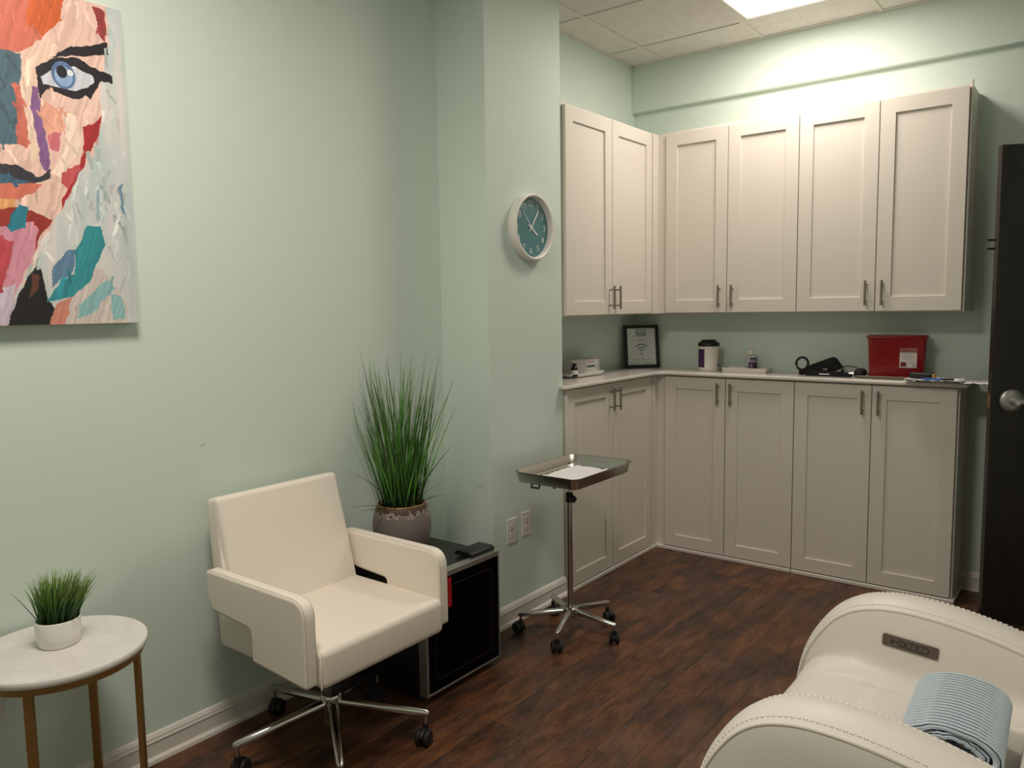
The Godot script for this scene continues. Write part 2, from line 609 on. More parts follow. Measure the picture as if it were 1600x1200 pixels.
# ------------------------------------------------------------------ materials
func make_materials() -> void:
	M.wall = mat(c8(211, 226, 217), 0.6)
	M.wall.normal_enabled = true
	M.wall.normal_texture = relief(256, 0.05, 61, 3.0)
	M.wall.normal_scale = 0.035
	M.wall.uv1_triplanar = true
	M.wall.uv1_world_triplanar = true
	M.wall.uv1_scale = Vector3.ONE * 4.0
	M.floor = mat(Color.WHITE, 0.42)
	M.floor.albedo_texture = wood_floor_texture()
	M.floor_dark = mat(c8(22, 14, 11), 0.8)
	M.tile = mat(Color.WHITE, 0.9)
	M.tile.albedo_texture = speckle_tile()
	M.grid = mat(c8(214, 210, 202), 0.5)
	M.trim = mat(c8(222, 217, 210), 0.4)
	M.cabinet = mat(c8(222, 216, 206), 0.42)
	M.counter = mat(c8(226, 220, 212), 0.13)
	M.nickel = mat(c8(150, 142, 132), 0.34, 1.0)
	M.chrome = mat(c8(205, 203, 200), 0.13, 1.0)
	M.steel = mat(c8(190, 188, 182), 0.24, 1.0)
	M.leather = mat(c8(234, 226, 214), 0.44)
	M.leather.normal_enabled = true
	M.leather.normal_texture = relief(256, 0.09, 62, 4.0)
	M.leather.normal_scale = 0.06
	M.leather.uv1_triplanar = true
	M.leather.uv1_scale = Vector3.ONE * 6.0
	M.leather2 = M.leather.duplicate()
	M.leather2.albedo_color = c8(233, 229, 221)
	M.thread = mat(c8(242, 237, 228), 0.6)
	M.piping = mat(c8(205, 197, 184), 0.45)
	M.black = mat(c8(14, 14, 15), 0.45)
	M.rubber = mat(c8(17, 17, 18), 0.6)
	M.fridge = mat(c8(20, 21, 21), 0.38)
	M.glass_black = mat(c8(6, 6, 7), 0.12)
	M.glass_black.metallic_specular = 0.18
	M.silver = mat(c8(176, 176, 172), 0.35, 0.8)
	M.door = mat(c8(30, 23, 21), 0.36)
	var dg := noise_img(256, 24, 0.1, 71, 4)
	dg.resize(256, 256, Image.INTERPOLATE_CUBIC)
	var dt := Image.create(256, 256, false, Image.FORMAT_RGB8)
	for y in 256:
		for x in 256:
			dt.set_pixel(x, y, c8(20, 15, 14).lerp(c8(42, 31, 27), dg.get_pixel(x, y).r))
	M.door.albedo_color = Color.WHITE
	M.door.albedo_texture = tex(dt)
	M.brass = mat(c8(158, 120, 70), 0.42, 0.7)
	M.marble = mat(Color.WHITE, 0.35)
	M.marble.albedo_texture = marble_texture()
	M.marble.uv1_triplanar = true
	M.marble.uv1_scale = Vector3.ONE * 2.2
	M.ceramic = mat(c8(234, 231, 227), 0.3)
	M.plastic = mat(c8(226, 222, 214), 0.35)
	M.paper = mat(c8(232, 232, 236), 0.8)
	M.teal = mat(c8(48, 118, 126), 0.5)
	M.white_paint = mat(c8(236, 236, 234), 0.5)
	M.ink = mat(c8(44, 50, 54), 0.7)
	M.sign_teal = mat(c8(54, 96, 112), 0.7)
	M.purple = mat(c8(58, 28, 74), 0.4)
	M.green = mat(c8(24, 92, 58), 0.6)
	M.red = mat(c8(168, 22, 34), 0.35)
	M.red_dark = mat(c8(112, 18, 26), 0.5)
	M.grey_print = mat(c8(150, 150, 146), 0.6)
	M.blue = mat(c8(52, 104, 176), 0.5)
	M.grass = mat(Color.WHITE, 0.55)
	M.grass.vertex_color_use_as_albedo = true
	M.grass.backlight_enabled = true
	M.grass.backlight = Color(0.2, 0.25, 0.12)
	M.soil = mat(c8(26, 24, 18), 0.9)
	M.towel = mat(c8(198, 214, 224), 0.95)
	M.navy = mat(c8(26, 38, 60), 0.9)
	M.towel.normal_enabled = true
	M.towel.normal_texture = relief(256, 0.2, 63, 6.0)
	M.towel.normal_scale = 0.5
	M.towel.uv1_triplanar = true
	M.towel.uv1_scale = Vector3.ONE * 9.0
	M.canvas = mat(Color.WHITE, 0.5)
	M.canvas.albedo_texture = painting_texture()
	M.canvas_edge = mat(c8(206, 198, 192), 0.8)
	M.lamp = mat(Color.WHITE, 0.5)
	M.lamp.emission_enabled = true
	M.lamp.emission = Color(1.0, 0.97, 0.93)
	M.lamp.emission_energy_multiplier = 1.6

# ------------------------------------------------------------------ room
const XL := -2.445
const XR := 0.47
const ZB := -4.475
const ZF := 1.35
const HC := 2.947
const PX := -2.168     # face of the pillar
const ZD := -4.201     # face of the back doors
const XD := -2.150     # face of the left doors

func build_room() -> void:
	struct("wall_left", span(Vector3(XL - 0.12, 0, ZB - 0.12), Vector3(XL, HC + 0.2, ZF + 0.12), 0.001), M.wall)
	struct("wall_back", boxes([
		[Vector3(XL, 0, ZB - 0.12), Vector3(XR + 1.5, HC + 0.2, ZB)],
		[Vector3(XL, 2.668, ZB), Vector3(XR, HC + 0.05, -4.436)]], 0.003), M.wall)
	struct("wall_pillar", span(Vector3(XL - 0.02, 0, -3.222), Vector3(PX, HC + 0.02, -2.645), 0.003), M.wall)
	struct("wall_front", span(Vector3(XL - 0.12, 0, ZF), Vector3(XR + 0.12, HC + 0.2, ZF + 0.12), 0.001), M.wall)
	# the right wall is out of the picture; the doorway that the open door belongs to is in it
	struct("wall_right", boxes([
		[Vector3(XR, 0, -3.44), Vector3(XR + 0.12, HC + 0.2, ZF)],
		[Vector3(XR, 2.16, ZB), Vector3(XR + 0.12, HC + 0.2, -3.44)],
		[Vector3(XR, 0, ZB), Vector3(XR + 0.12, 2.16, -4.41)]], 0.001), M.wall)
	struct("wall_hall", boxes([
		[Vector3(XR + 1.4, 0, ZB), Vector3(XR + 1.5, HC + 0.2, -2.9)],
		[Vector3(XR + 0.12, 0, -3.0), Vector3(XR + 1.4, HC + 0.2, -2.9)],
		[Vector3(XR + 0.12, 2.5, ZB), Vector3(XR + 1.4, 2.6, -3.0)]], 0.001), M.wall)
	# floor of separate planks running along the long wall
	var fl := struct("floor", span(Vector3(XL - 0.1, -0.12, ZB - 0.1), Vector3(XR + 1.5, -0.0065, ZF + 0.1), 0.001), M.floor_dark)
	var pw := 0.13
	var r := RandomNumberGenerator.new()
	r.seed = 5
	var lengths := [1.22, 0.86, 1.05]
	var cols := int(ceil((XR + 1.4 - XL) / pw))
	for i in cols:
		var x0 := XL - 0.025 + i * pw
		var xa := maxf(x0, XL)
		var z := ZB - r.randf() * 1.0
		while z < ZF:
			var l: float = lengths[r.randi() % 3]
			var a := maxf(z, ZB)
			var b := minf(z + l, ZF)
			z += l
			if b - a < 0.02:
				continue
			if x0 > XR + 0.1 and b > -2.95:
				b = minf(b, -2.95)
				if b - a < 0.02:
					continue
			var st := new_st()
			add_plank(st, x0 + pw - xa - 0.0004, b - a - 0.0004, Vector2(r.randf_range(0.05, 0.95), r.randf_range(0.42, 0.58)), r.randf() < 0.5)
			part("plank", st.commit(), M.floor, fl, Vector3((xa + x0 + pw) / 2, 0, (a + b) / 2))
	# ceiling: slab, lay-in tiles and the bars of the grid
	var ce := struct("ceiling", span(Vector3(XL - 0.12, HC + 0.03, ZB - 0.12), Vector3(XR + 0.12, HC + 0.2, ZF + 0.12), 0.001), M.trim)
	var xs := [XL, -2.225, -1.62, -1.01, -0.40, 0.21, XR]
	var zs := [-4.436, -4.14, -3.53, -2.92, -2.31, -1.70, -1.09, -0.48, 0.13, 0.74, ZF]
	for i in xs.size() - 1:
		for j in zs.size() - 1:
			if i == 2 and (j == 1 or j == 6):
				continue
			var w: float = xs[i + 1] - xs[i]
			var d: float = zs[j + 1] - zs[j]
			var st := new_st()
			add_rbox(st, Vector3(w - 0.004, 0.016, d - 0.004), 0.001, Vector3.ZERO, 1)
			part("ceiling_tile", st.commit(), M.tile, ce, Vector3((xs[i] + xs[i + 1]) / 2, HC + 0.011, (zs[j] + zs[j + 1]) / 2))
	for x in xs.slice(1, -1):
		part("grid_bar", span(Vector3(x - 0.012, HC - 0.002, -4.436), Vector3(x + 0.012, HC + 0.006, ZF), 0.001), M.grid, ce)
	for z in zs.slice(1, -1):
		for i in xs.size() - 1:
			part("grid_bar", span(Vector3(xs[i] + 0.012, HC - 0.002, z - 0.012), Vector3(xs[i + 1] - 0.012, HC + 0.006, z + 0.012), 0.001), M.grid, ce)
	part("wall_angle", boxes([[Vector3(XL, HC - 0.002, -4.436), Vector3(XL + 0.018, HC + 0.004, ZF)], [Vector3(XL, HC - 0.002, -4.436), Vector3(XR, HC + 0.004, -4.418)]], 0.0005), M.grid, ce)
	# baseboards with a cap moulding and a shoe
	var bp := [[0.0, 0.0], [0.026, 0.0], [0.024, 0.012], [0.014, 0.02], [0.013, 0.066], [0.016, 0.069], [0.013, 0.075], [0.012, 0.082], [0.006, 0.092], [0.0, 0.095]]
	struct("baseboard_left", moulding(bp, Vector3(XL, 0, ZF), Vector3(XL, 0, -2.645), Vector3.RIGHT), M.trim)
	struct("baseboard_pillar", moulding(bp, Vector3(PX, 0, -2.62), Vector3(PX, 0, -3.222), Vector3.RIGHT), M.trim)
	struct("baseboard_pillar_side", moulding(bp, Vector3(XL, 0, -2.645), Vector3(PX + 0.026, 0, -2.645), Vector3.BACK), M.trim)
	struct("baseboard_back", moulding(bp, Vector3(-0.556, 0, ZB), Vector3(XR, 0, ZB), Vector3.BACK), M.trim)
	# small scuffs on the painted walls
	for q in [[Vector3(XL, 1.02, -1.43), 0.022, 8.0], [Vector3(XL, 0.245, -1.44), 0.035, 25.0]]:
		part("scuff_mark", rbox(Vector3(0.0006, 0.0016, q[1]), 0.0003), mat(c8(112, 122, 114), 0.7), get_node("wall_left"), q[0], Vector3(q[2], 0, 0))
	for q in [[Vector3(-2.245, 0.672, -2.645), 0.02, 5.0], [Vector3(-2.225, 0.668, -2.645), 0.03, -12.0], [Vector3(-2.24, 0.665, -2.645), 0.014, 20.0]]:
		part("scuff_mark", rbox(Vector3(q[1], 0.0016, 0.0006), 0.0003), mat(c8(112, 122, 114), 0.7), get_node("wall_pillar"), q[0], Vector3(0, 0, q[2]))

func add_plank(st: SurfaceTool, w: float, l: float, off: Vector2, flip: bool) -> void:
	var e := 0.0006
	var y := [0.0, -0.0005, -0.0065]
	var loops := []
	for k in 3:
		var i := e if k == 0 else 0.0
		loops.append([Vector3(-w / 2 + i, y[k], -l / 2 + i), Vector3(w / 2 - i, y[k], -l / 2 + i), Vector3(w / 2 - i, y[k], l / 2 - i), Vector3(-w / 2 + i, y[k], l / 2 - i)])
	var U := func(p: Vector3) -> Vector2:
		var s := -1.0 if flip else 1.0
		return off + Vector2(p.x / 1.5 * s, p.z / 1.5 * s)
	var quad := func(a, b, c, d, n):
		for p in [a, b, c, a, c, d]:
			st.set_normal(n)
			st.set_uv(U.call(p))
			st.add_vertex(p)
	quad.call(loops[0][0], loops[0][1], loops[0][2], loops[0][3], Vector3.UP)
	var ns := [Vector3.FORWARD, Vector3.RIGHT, Vector3.BACK, Vector3.LEFT]
	for k in 2:
		for j in 4:
			var n: Vector3 = (ns[j] + Vector3.UP).normalized() if k == 0 else ns[j]
			var j2 := (j + 1) % 4
			quad.call(loops[k][j2], loops[k][j], loops[k + 1][j], loops[k + 1][j2], n)

func ceiling_light(x0: float, x1: float, z0: float, z1: float, energy: float, label: String) -> void:
	var c := Vector3((x0 + x1) / 2, HC, (z0 + z1) / 2)
	var o := thing("ceiling_light", label, "ceiling light", c, 0, "lay-in ceiling light panels")
	var w := x1 - x0 - 0.026
	var d := z1 - z0 - 0.026
	var f := 0.028
	part("frame", boxes([
		[Vector3(-w / 2, -0.004, -d / 2), Vector3(-w / 2 + f, 0.02, d / 2)],
		[Vector3(w / 2 - f, -0.004, -d / 2), Vector3(w / 2, 0.02, d / 2)],
		[Vector3(-w / 2 + f, -0.004, -d / 2), Vector3(w / 2 - f, 0.02, -d / 2 + f)],
		[Vector3(-w / 2 + f, -0.004, d / 2 - f), Vector3(w / 2 - f, 0.02, d / 2)]], 0.001), M.grid, o)
	part("lamp_diffuser", span(Vector3(-w / 2 + f, 0.004, -d / 2 + f), Vector3(w / 2 - f, 0.012, d / 2 - f), 0.001), M.lamp, o)
	var l := AreaLight3D.new()
	l.name = "panel_light"
	l.area_size = Vector2(w - 2 * f, d - 2 * f)
	l.light_energy = energy
	l.light_color = PANEL_COLOR
	l.shadow_enabled = true
	l.area_range = 12.0
	l.rotation_degrees = Vector3(-90, 0, 0)
	l.position = Vector3(0, -0.006, 0)
	o.add_child(l)

# ------------------------------------------------------------------ cabinets
# a shaker door of w x h, front face at z = 0, hinge-side origin at its lower left corner; handle: x of the bar, y of its middle
func shaker_door(parent: Node, at: Vector3, turn: float, w: float, h: float, hx: float, hy: float) -> void:
	var s := 0.071
	var st := new_st()
	var t := -0.02
	var g := 0.002
	add_span(st, Vector3(g, 0, t), Vector3(s, h, 0), 0.0015)
	add_span(st, Vector3(w - s, 0, t), Vector3(w - g, h, 0), 0.0015)
	add_span(st, Vector3(s - 0.002, 0, t), Vector3(w - s + 0.002, s, 0), 0.0015)
	add_span(st, Vector3(s - 0.002, h - s, t), Vector3(w - s + 0.002, h, 0), 0.0015)
	var d := part("door", st.commit(), M.cabinet, parent, at, Vector3(0, turn, 0))
	part("panel", span(Vector3(s - 0.004, s - 0.004, t + 0.002), Vector3(w - s + 0.004, h - s + 0.004, -0.0095), 0.0005), M.cabinet, d)
	var hs := new_st()
	add_tube(hs, [Vector3(hx, hy - 0.062, 0.03), Vector3(hx, hy + 0.062, 0.03)], 0.006, 12)
	for q in [-0.042, 0.042]:
		add_tube(hs, [Vector3(hx, hy + q, -0.001), Vector3(hx, hy + q, 0.03)], 0.0042, 10)
	hs.generate_normals()
	part("handle", hs.commit(), M.nickel, d)

func build_cabinets() -> void:
	var ub := 1.427
	var ut := 2.452
	var bb := 0.026
	var bt := 1.053
	var cols := [-2.0945, -1.719, -1.334, -0.947, -0.566]
	var zl := [-3.236, -3.686, -4.142]
	# upper cabinet against the left wall, with the corner filler
	var o := thing("wall_cabinet", "white two-door upper cabinet beside the pillar, facing right", "cabinet", Vector3(0, 0, 0), 0, "white upper cabinets")
	part("body", boxes([
		[Vector3(XL + 0.001, ub - 0.006, ZB + 0.001), Vector3(XD - 0.022, ut + 0.014, -3.229)]], 0.0015), M.cabinet, o)
	part("corner_filler", boxes([
		[Vector3(XD - 0.022, ub - 0.004, ZD - 0.021), Vector3(XD + 0.002, ut + 0.006, zl[2] - 0.004)],
		[Vector3(XD - 0.022, ub - 0.004, ZB + 0.001), Vector3(cols[0] - 0.004, ut + 0.006, ZD - 0.012)]], 0.001), M.cabinet, o)
	for i in 2:
		var w: float = zl[i] - zl[i + 1]
		shaker_door(o, Vector3(XD, ub, zl[i]), 90, w, ut - ub, (w - 0.032 if i == 0 else 0.034), 0.09)
	var labels := ["white two-door upper cabinet in the middle, above the wipes canister", "white two-door upper cabinet above the red container, nearest the door"]
	for k in 2:
		var x0: float = (cols[0] - 0.003) if k == 0 else cols[2] + 0.0015
		var x1: float = cols[2] - 0.0015 if k == 0 else cols[4] + 0.006
		o = thing("wall_cabinet", labels[k], "cabinet", Vector3(0, 0, 0), 0, "white upper cabinets")
		part("body", boxes([[Vector3(x0, ub - 0.006, ZB + 0.001), Vector3(x1, ut + 0.012, ZD - 0.022)]], 0.0015), M.cabinet, o)
		if k == 1:
			part("scribe_moulding", span(Vector3(x1, ub - 0.006, ZB + 0.001), Vector3(x1 + 0.008, ut + 0.012, ZB + 0.03), 0.002), M.cabinet, o)
			part("end_panel", span(Vector3(x1 - 0.004, ub - 0.006, ZD - 0.024), Vector3(x1 + 0.004, ut + 0.03, ZD - 0.012), 0.002), M.cabinet, o)
		for i in 2:
			var w: float = cols[k * 2 + i + 1] - cols[k * 2 + i]
			shaker_door(o, Vector3(cols[k * 2 + i], ub, ZD), 0, w, ut - ub, (w - 0.04 if i == 0 else 0.036), 0.09)
	# base cabinets
	o = thing("base_cabinet", "white two-door base cabinet beside the pillar, behind the tray stand", "cabinet", Vector3(0, 0, 0), 0, "white base cabinets")
	part("body", boxes([[Vector3(XL + 0.001, 0.0, ZB + 0.001), Vector3(XD - 0.022, 1.061, -3.229)]], 0.0015), M.cabinet, o)
	part("corner_filler", boxes([
		[Vector3(XD - 0.022, 0.0, ZD - 0.021), Vector3(XD + 0.002, 1.061, zl[2] - 0.004)],
		[Vector3(XD - 0.022, 0.0, ZB + 0.001), Vector3(cols[0] - 0.004, 1.061, ZD - 0.012)]], 0.001), M.cabinet, o)
	part("toe_trim", span(Vector3(XD - 0.022, 0, ZD - 0.01), Vector3(XD + 0.008, 0.02, -3.226), 0.004, 2), M.trim, o)
	part("toe_trim", span(Vector3(XD, 0, ZD - 0.022), Vector3(cols[0] - 0.004, 0.02, ZD + 0.008), 0.004, 2), M.trim, o)
	for i in 2:
		var w: float = zl[i] - zl[i + 1]
		shaker_door(o, Vector3(XD, bb, zl[i]), 90, w, bt - bb, (w - 0.032 if i == 0 else 0.034), 0.939)
	labels = ["white two-door base cabinet in the middle, right of the inner corner", "white two-door base cabinet nearest the dark door"]
	for k in 2:
		var x0: float = (cols[0] - 0.003) if k == 0 else cols[2] + 0.0015
		var x1: float = cols[2] - 0.0015 if k == 0 else cols[4] + 0.008
		o = thing("base_cabinet", labels[k], "cabinet", Vector3(0, 0, 0), 0, "white base cabinets")
		part("body", boxes([[Vector3(x0, 0.0, ZB + 0.001), Vector3(x1, 1.061, ZD - 0.022)]], 0.0015), M.cabinet, o)
		part("toe_trim", span(Vector3(x0, 0, ZD - 0.022), Vector3(x1 + 0.012 * k, 0.02, ZD + 0.008), 0.004, 2), M.trim, o)
		if k == 1:
			part("toe_trim", span(Vector3(x1, 0, ZB + 0.001), Vector3(x1 + 0.012, 0.02, ZD - 0.022), 0.003, 2), M.trim, o)
			part("scribe_moulding", span(Vector3(x1, 0.02, ZB + 0.001), Vector3(x1 + 0.008, 1.061, ZB + 0.03), 0.002), M.cabinet, o)
		for i in 2:
			var w: float = cols[k * 2 + i + 1] - cols[k * 2 + i]
			shaker_door(o, Vector3(cols[k * 2 + i], bb, ZD), 0, w, bt - bb, (w - 0.04 if i == 0 else 0.036), 0.939)
	# one L-shaped worktop with a rounded inner corner
	var pts := [Vector2(XL + 0.001, ZB + 0.001), Vector2(-0.523, ZB + 0.001), Vector2(-0.523, -4.175), Vector2(-2.118, -4.175), Vector2(-2.118, -3.19), Vector2(PX + 0.003, -3.19), Vector2(PX + 0.003, -3.223), Vector2(XL + 0.001, -3.223)]
	var poly := round_poly(pts, [0, 0, 0.006, 0.06, 0.02, 0, 0, 0], 6)
	var fp := PackedVector2Array()
	for p in poly:
		fp.append(Vector2(p.x, -p.y))
	var st := new_st()
	add_slab(st, fp, 1.062, 1.081, 0.004, 2)
	st.generate_normals()
	solo("countertop", "L-shaped glossy white stone countertop running over the base cabinets", "countertop", st.commit(), M.counter, Vector3.ZERO, Vector3(-90, 0, 0))

# ------------------------------------------------------------------ door on the right
func build_door() -> void:
	var o := Node3D.new()
	o.name = "door_1"
	o.set_meta("kind", "structure")
	add_child(o)
	o.position = Vector3(-0.41, 0.012, -4.0)
	o.rotation_degrees.y = 24.5
	part("door_slab", span(Vector3(0, 0, -0.045), Vector3(0.915, 2.124, 0), 0.003), M.door, o)
	part("latch_plate", span(Vector3(-0.0015, 0.985, -0.036), Vector3(0.001, 1.045, -0.01), 0.0005), M.brass, o)
	var R := Basis(Vector3.RIGHT, PI / 2)
	part("rose", lathe([[0.0, 0.0], [0.049, 0.0], [0.051, 0.004], [0.047, 0.012], [0.03, 0.016], [0.0, 0.016]], 40, [1], R, Vector3(0.082, 1.018, 0)), M.silver, o)
	var lv := new_st()
	add_lathe(lv, [[0.0, 0.0], [0.0165, 0.0], [0.0165, 0.05], [0.015, 0.056], [0.0, 0.056]], 24, Vector3(0.082, 1.018, 0.012), [1, 3], R)
	add_tube(lv, [Vector3(0.085, 1.018, 0.05), Vector3(0.115, 1.016, 0.054), Vector3(0.165, 1.012, 0.052), Vector3(0.2, 1.01, 0.046)], [0.015, 0.0135, 0.0125, 0.01], 14)
	lv.generate_normals()
	part("lever", lv.commit(), M.silver, o)
	part("lock_button", lathe([[0.0, 0.0], [0.008, 0.0], [0.008, 0.004], [0.0, 0.004]], 16, [1, 2], R, Vector3(0.082, 1.018, 0.068)), M.chrome, o)
	for y in [1.72, 1.682]:
		part("coat_hook", span(Vector3(-0.024, y, -0.064), Vector3(0.03, y + 0.009, -0.054), 0.002), M.black, o)
	part("hook_plate", span(Vector3(0.012, 1.67, -0.056), Vector3(0.04, 1.745, -0.045), 0.002), M.black, o)
	for y in [0.2, 1.05, 1.9]:
		part("hinge", lathe([[0.007, 0.0], [0.007, 0.09]], 12, [], Basis.IDENTITY, Vector3(0.918, y, -0.008)), M.silver, o)

# ------------------------------------------------------------------ wall things
func outlet(at: Vector3, turn: float, label: String, kind: int) -> void:
	var o := thing("wall_outlet", label, "outlet", at, turn, "white wall outlets")
	part("cover_plate", rbox(Vector3(0.071, 0.115, 0.006), 0.0025, Vector3(0, 0, 0.003), 2), M.plastic, o)
	for y in [-0.0195, 0.0195]:
		var f := part("receptacle", slab(round_poly([Vector2(-0.017, -0.014), Vector2(0.017, -0.014), Vector2(0.017, 0.014), Vector2(-0.017, 0.014)], 0.01), 0.0, 0.0075, 0.0008, 1), M.plastic, o, Vector3(0, y, 0))
		part("slot", boxes([[Vector3(-0.0075, 0.0, 0.0065), Vector3(-0.0055, 0.0085, 0.0078)], [Vector3(0.0055, 0.001, 0.0065), Vector3(0.0075, 0.008, 0.0078)], [Vector3(-0.002, -0.0095, 0.0065), Vector3(0.002, -0.0055, 0.0078)]], 0.0001), M.black, f)
	part("screw", lathe([[0.0, 0.0], [0.003, 0.0], [0.0025, 0.001], [0.0, 0.0012]], 12, [], Basis(Vector3.RIGHT, PI / 2), Vector3(0, 0, 0.006)), M.nickel, o)

func build_wall_things() -> void:
	# painting: stretched canvas, face towards +x
	var o := thing("painting", "large canvas painting of a face in coral, teal and black strokes", "painting", Vector3(XL, 1.444, -0.84))
	part("canvas_sides", span(Vector3(0.002, 0, -0.38), Vector3(0.0385, 0.934, 0.38), 0.002), M.canvas_edge, o)
	var st := new_st()
	var q := [Vector3(0.0392, 0.0005, 0.3795), Vector3(0.0392, 0.9335, 0.3795), Vector3(0.0392, 0.9335, -0.3795), Vector3(0.0392, 0.0005, -0.3795)]
	var uv := [Vector2(0, 1), Vector2(0, 0), Vector2(1, 0), Vector2(1, 1)]
	for i in [0, 1, 2, 0, 2, 3]:
		st.set_normal(Vector3.RIGHT); st.set_uv(uv[i]); st.add_vertex(q[i])
	part("painted_face", st.commit(), M.canvas, o)
	# clock on the pillar, facing +x
	var c := thing("wall_clock", "round wall clock with teal dial and white rim on the pillar", "clock", Vector3(PX, 1.839, -2.945), 90)
	var R := Basis(Vector3.RIGHT, PI / 2)
	part("rim", lathe([[0.135, 0.0], [0.149, 0.0], [0.152, 0.006], [0.152, 0.038], [0.150, 0.043], [0.145, 0.0445], [0.140, 0.043], [0.137, 0.036], [0.137, 0.012], [0.135, 0.0]], 64, [1], R, Vector3.ZERO, false), M.ceramic, c)
	part("dial", lathe([[0.0, 0.002], [0.138, 0.002], [0.138, 0.016], [0.0, 0.016]], 48, [1, 2], R), M.teal, c)
	for i in 12:
		var a := TAU * (i + 1) / 12.0
		part("numeral", text(str(i + 1), 0.036, 0.0008), M.white_paint, c, Vector3(sin(a) * 0.108, cos(a) * 0.108, 0.0168))
	for h in [[-TAU * 4.1 / 12, 0.06, 0.0042, 0.019, "hour_hand"], [-TAU * 6.0 / 60, 0.098, 0.0034, 0.0205, "minute_hand"], [-TAU * 53.0 / 60, 0.1, 0.0012, 0.022, "second_hand"]]:
		part(h[4], span(Vector3(-h[2], -0.022, -0.0005), Vector3(h[2], h[1], 0.0005), 0.0002), M.white_paint, c, Vector3(0, 0, h[3]), Vector3(0, 0, rad_to_deg(h[0])))
	part("hub", lathe([[0.0, 0.016], [0.006, 0.016], [0.006, 0.024], [0.0, 0.024]], 16, [1, 2], R), M.white_paint, c)
	var gl := mat(Color(0.8, 0.9, 0.9, 0.015), 0.03)
	gl.metallic_specular = 0.25
	gl.transparency = BaseMaterial3D.TRANSPARENCY_ALPHA
	part("glass", lathe([[0.0, 0.034], [0.137, 0.034], [0.137, 0.0355], [0.0, 0.0355]], 48, [1, 2], R), gl, c)
	outlet(Vector3(PX, 0.44, -2.783), 90, "left one of two white outlets on the pillar", 0)
	outlet(Vector3(PX, 0.449, -2.897), 90, "right one of two white outlets, behind the tray stand", 0)
	outlet(Vector3(XL, 0.40, -0.738), 90, "white outlet low on the wall under the round table", 0)

# ------------------------------------------------------------------ swivel base shared by chair and stand
func caster(parent: Node, at: Vector3, turn: float, r: float, stem_top: float) -> void:
	var k := part("caster", tube([Vector3(0, r * 1.5, 0), Vector3(0, stem_top, 0)], r * 0.26, 10), M.chrome, parent, at, Vector3(0, turn, 0))
	var hood := new_st()
	var arc := PackedVector2Array()
	for i in 13:
		var a := PI * (-0.05 + 0.95 * i / 12.0)
		arc.append(Vector2(cos(a), sin(a)) * r * 1.12)
	arc.append(Vector2(-r * 0.4, 0.0))
	arc.append(Vector2(r * 0.4, -r * 0.1))
	add_slab(hood, arc, -r * 0.3, r * 0.3, r * 0.08, 2)
	add_lathe(hood, [[r * 0.36, r * 0.7], [r * 0.36, r * 1.6]], 12, Vector3(r * 0.55, 0, 0), [])
	hood.generate_normals()
	part("hood", hood.commit(), M.rubber, k, Vector3(-r * 0.55, r, 0))
	for s in [-1, 1]:
		part("wheel", lathe([[0.0, -r * 0.3], [r * 0.82, -r * 0.3], [r, -r * 0.16], [r, r * 0.16], [r * 0.82, r * 0.3], [0.0, r * 0.3]], 24, [1, 4], Basis(Vector3.RIGHT, PI / 2)), M.rubber, k, Vector3(-r * 0.55, r, s * r * 0.58))

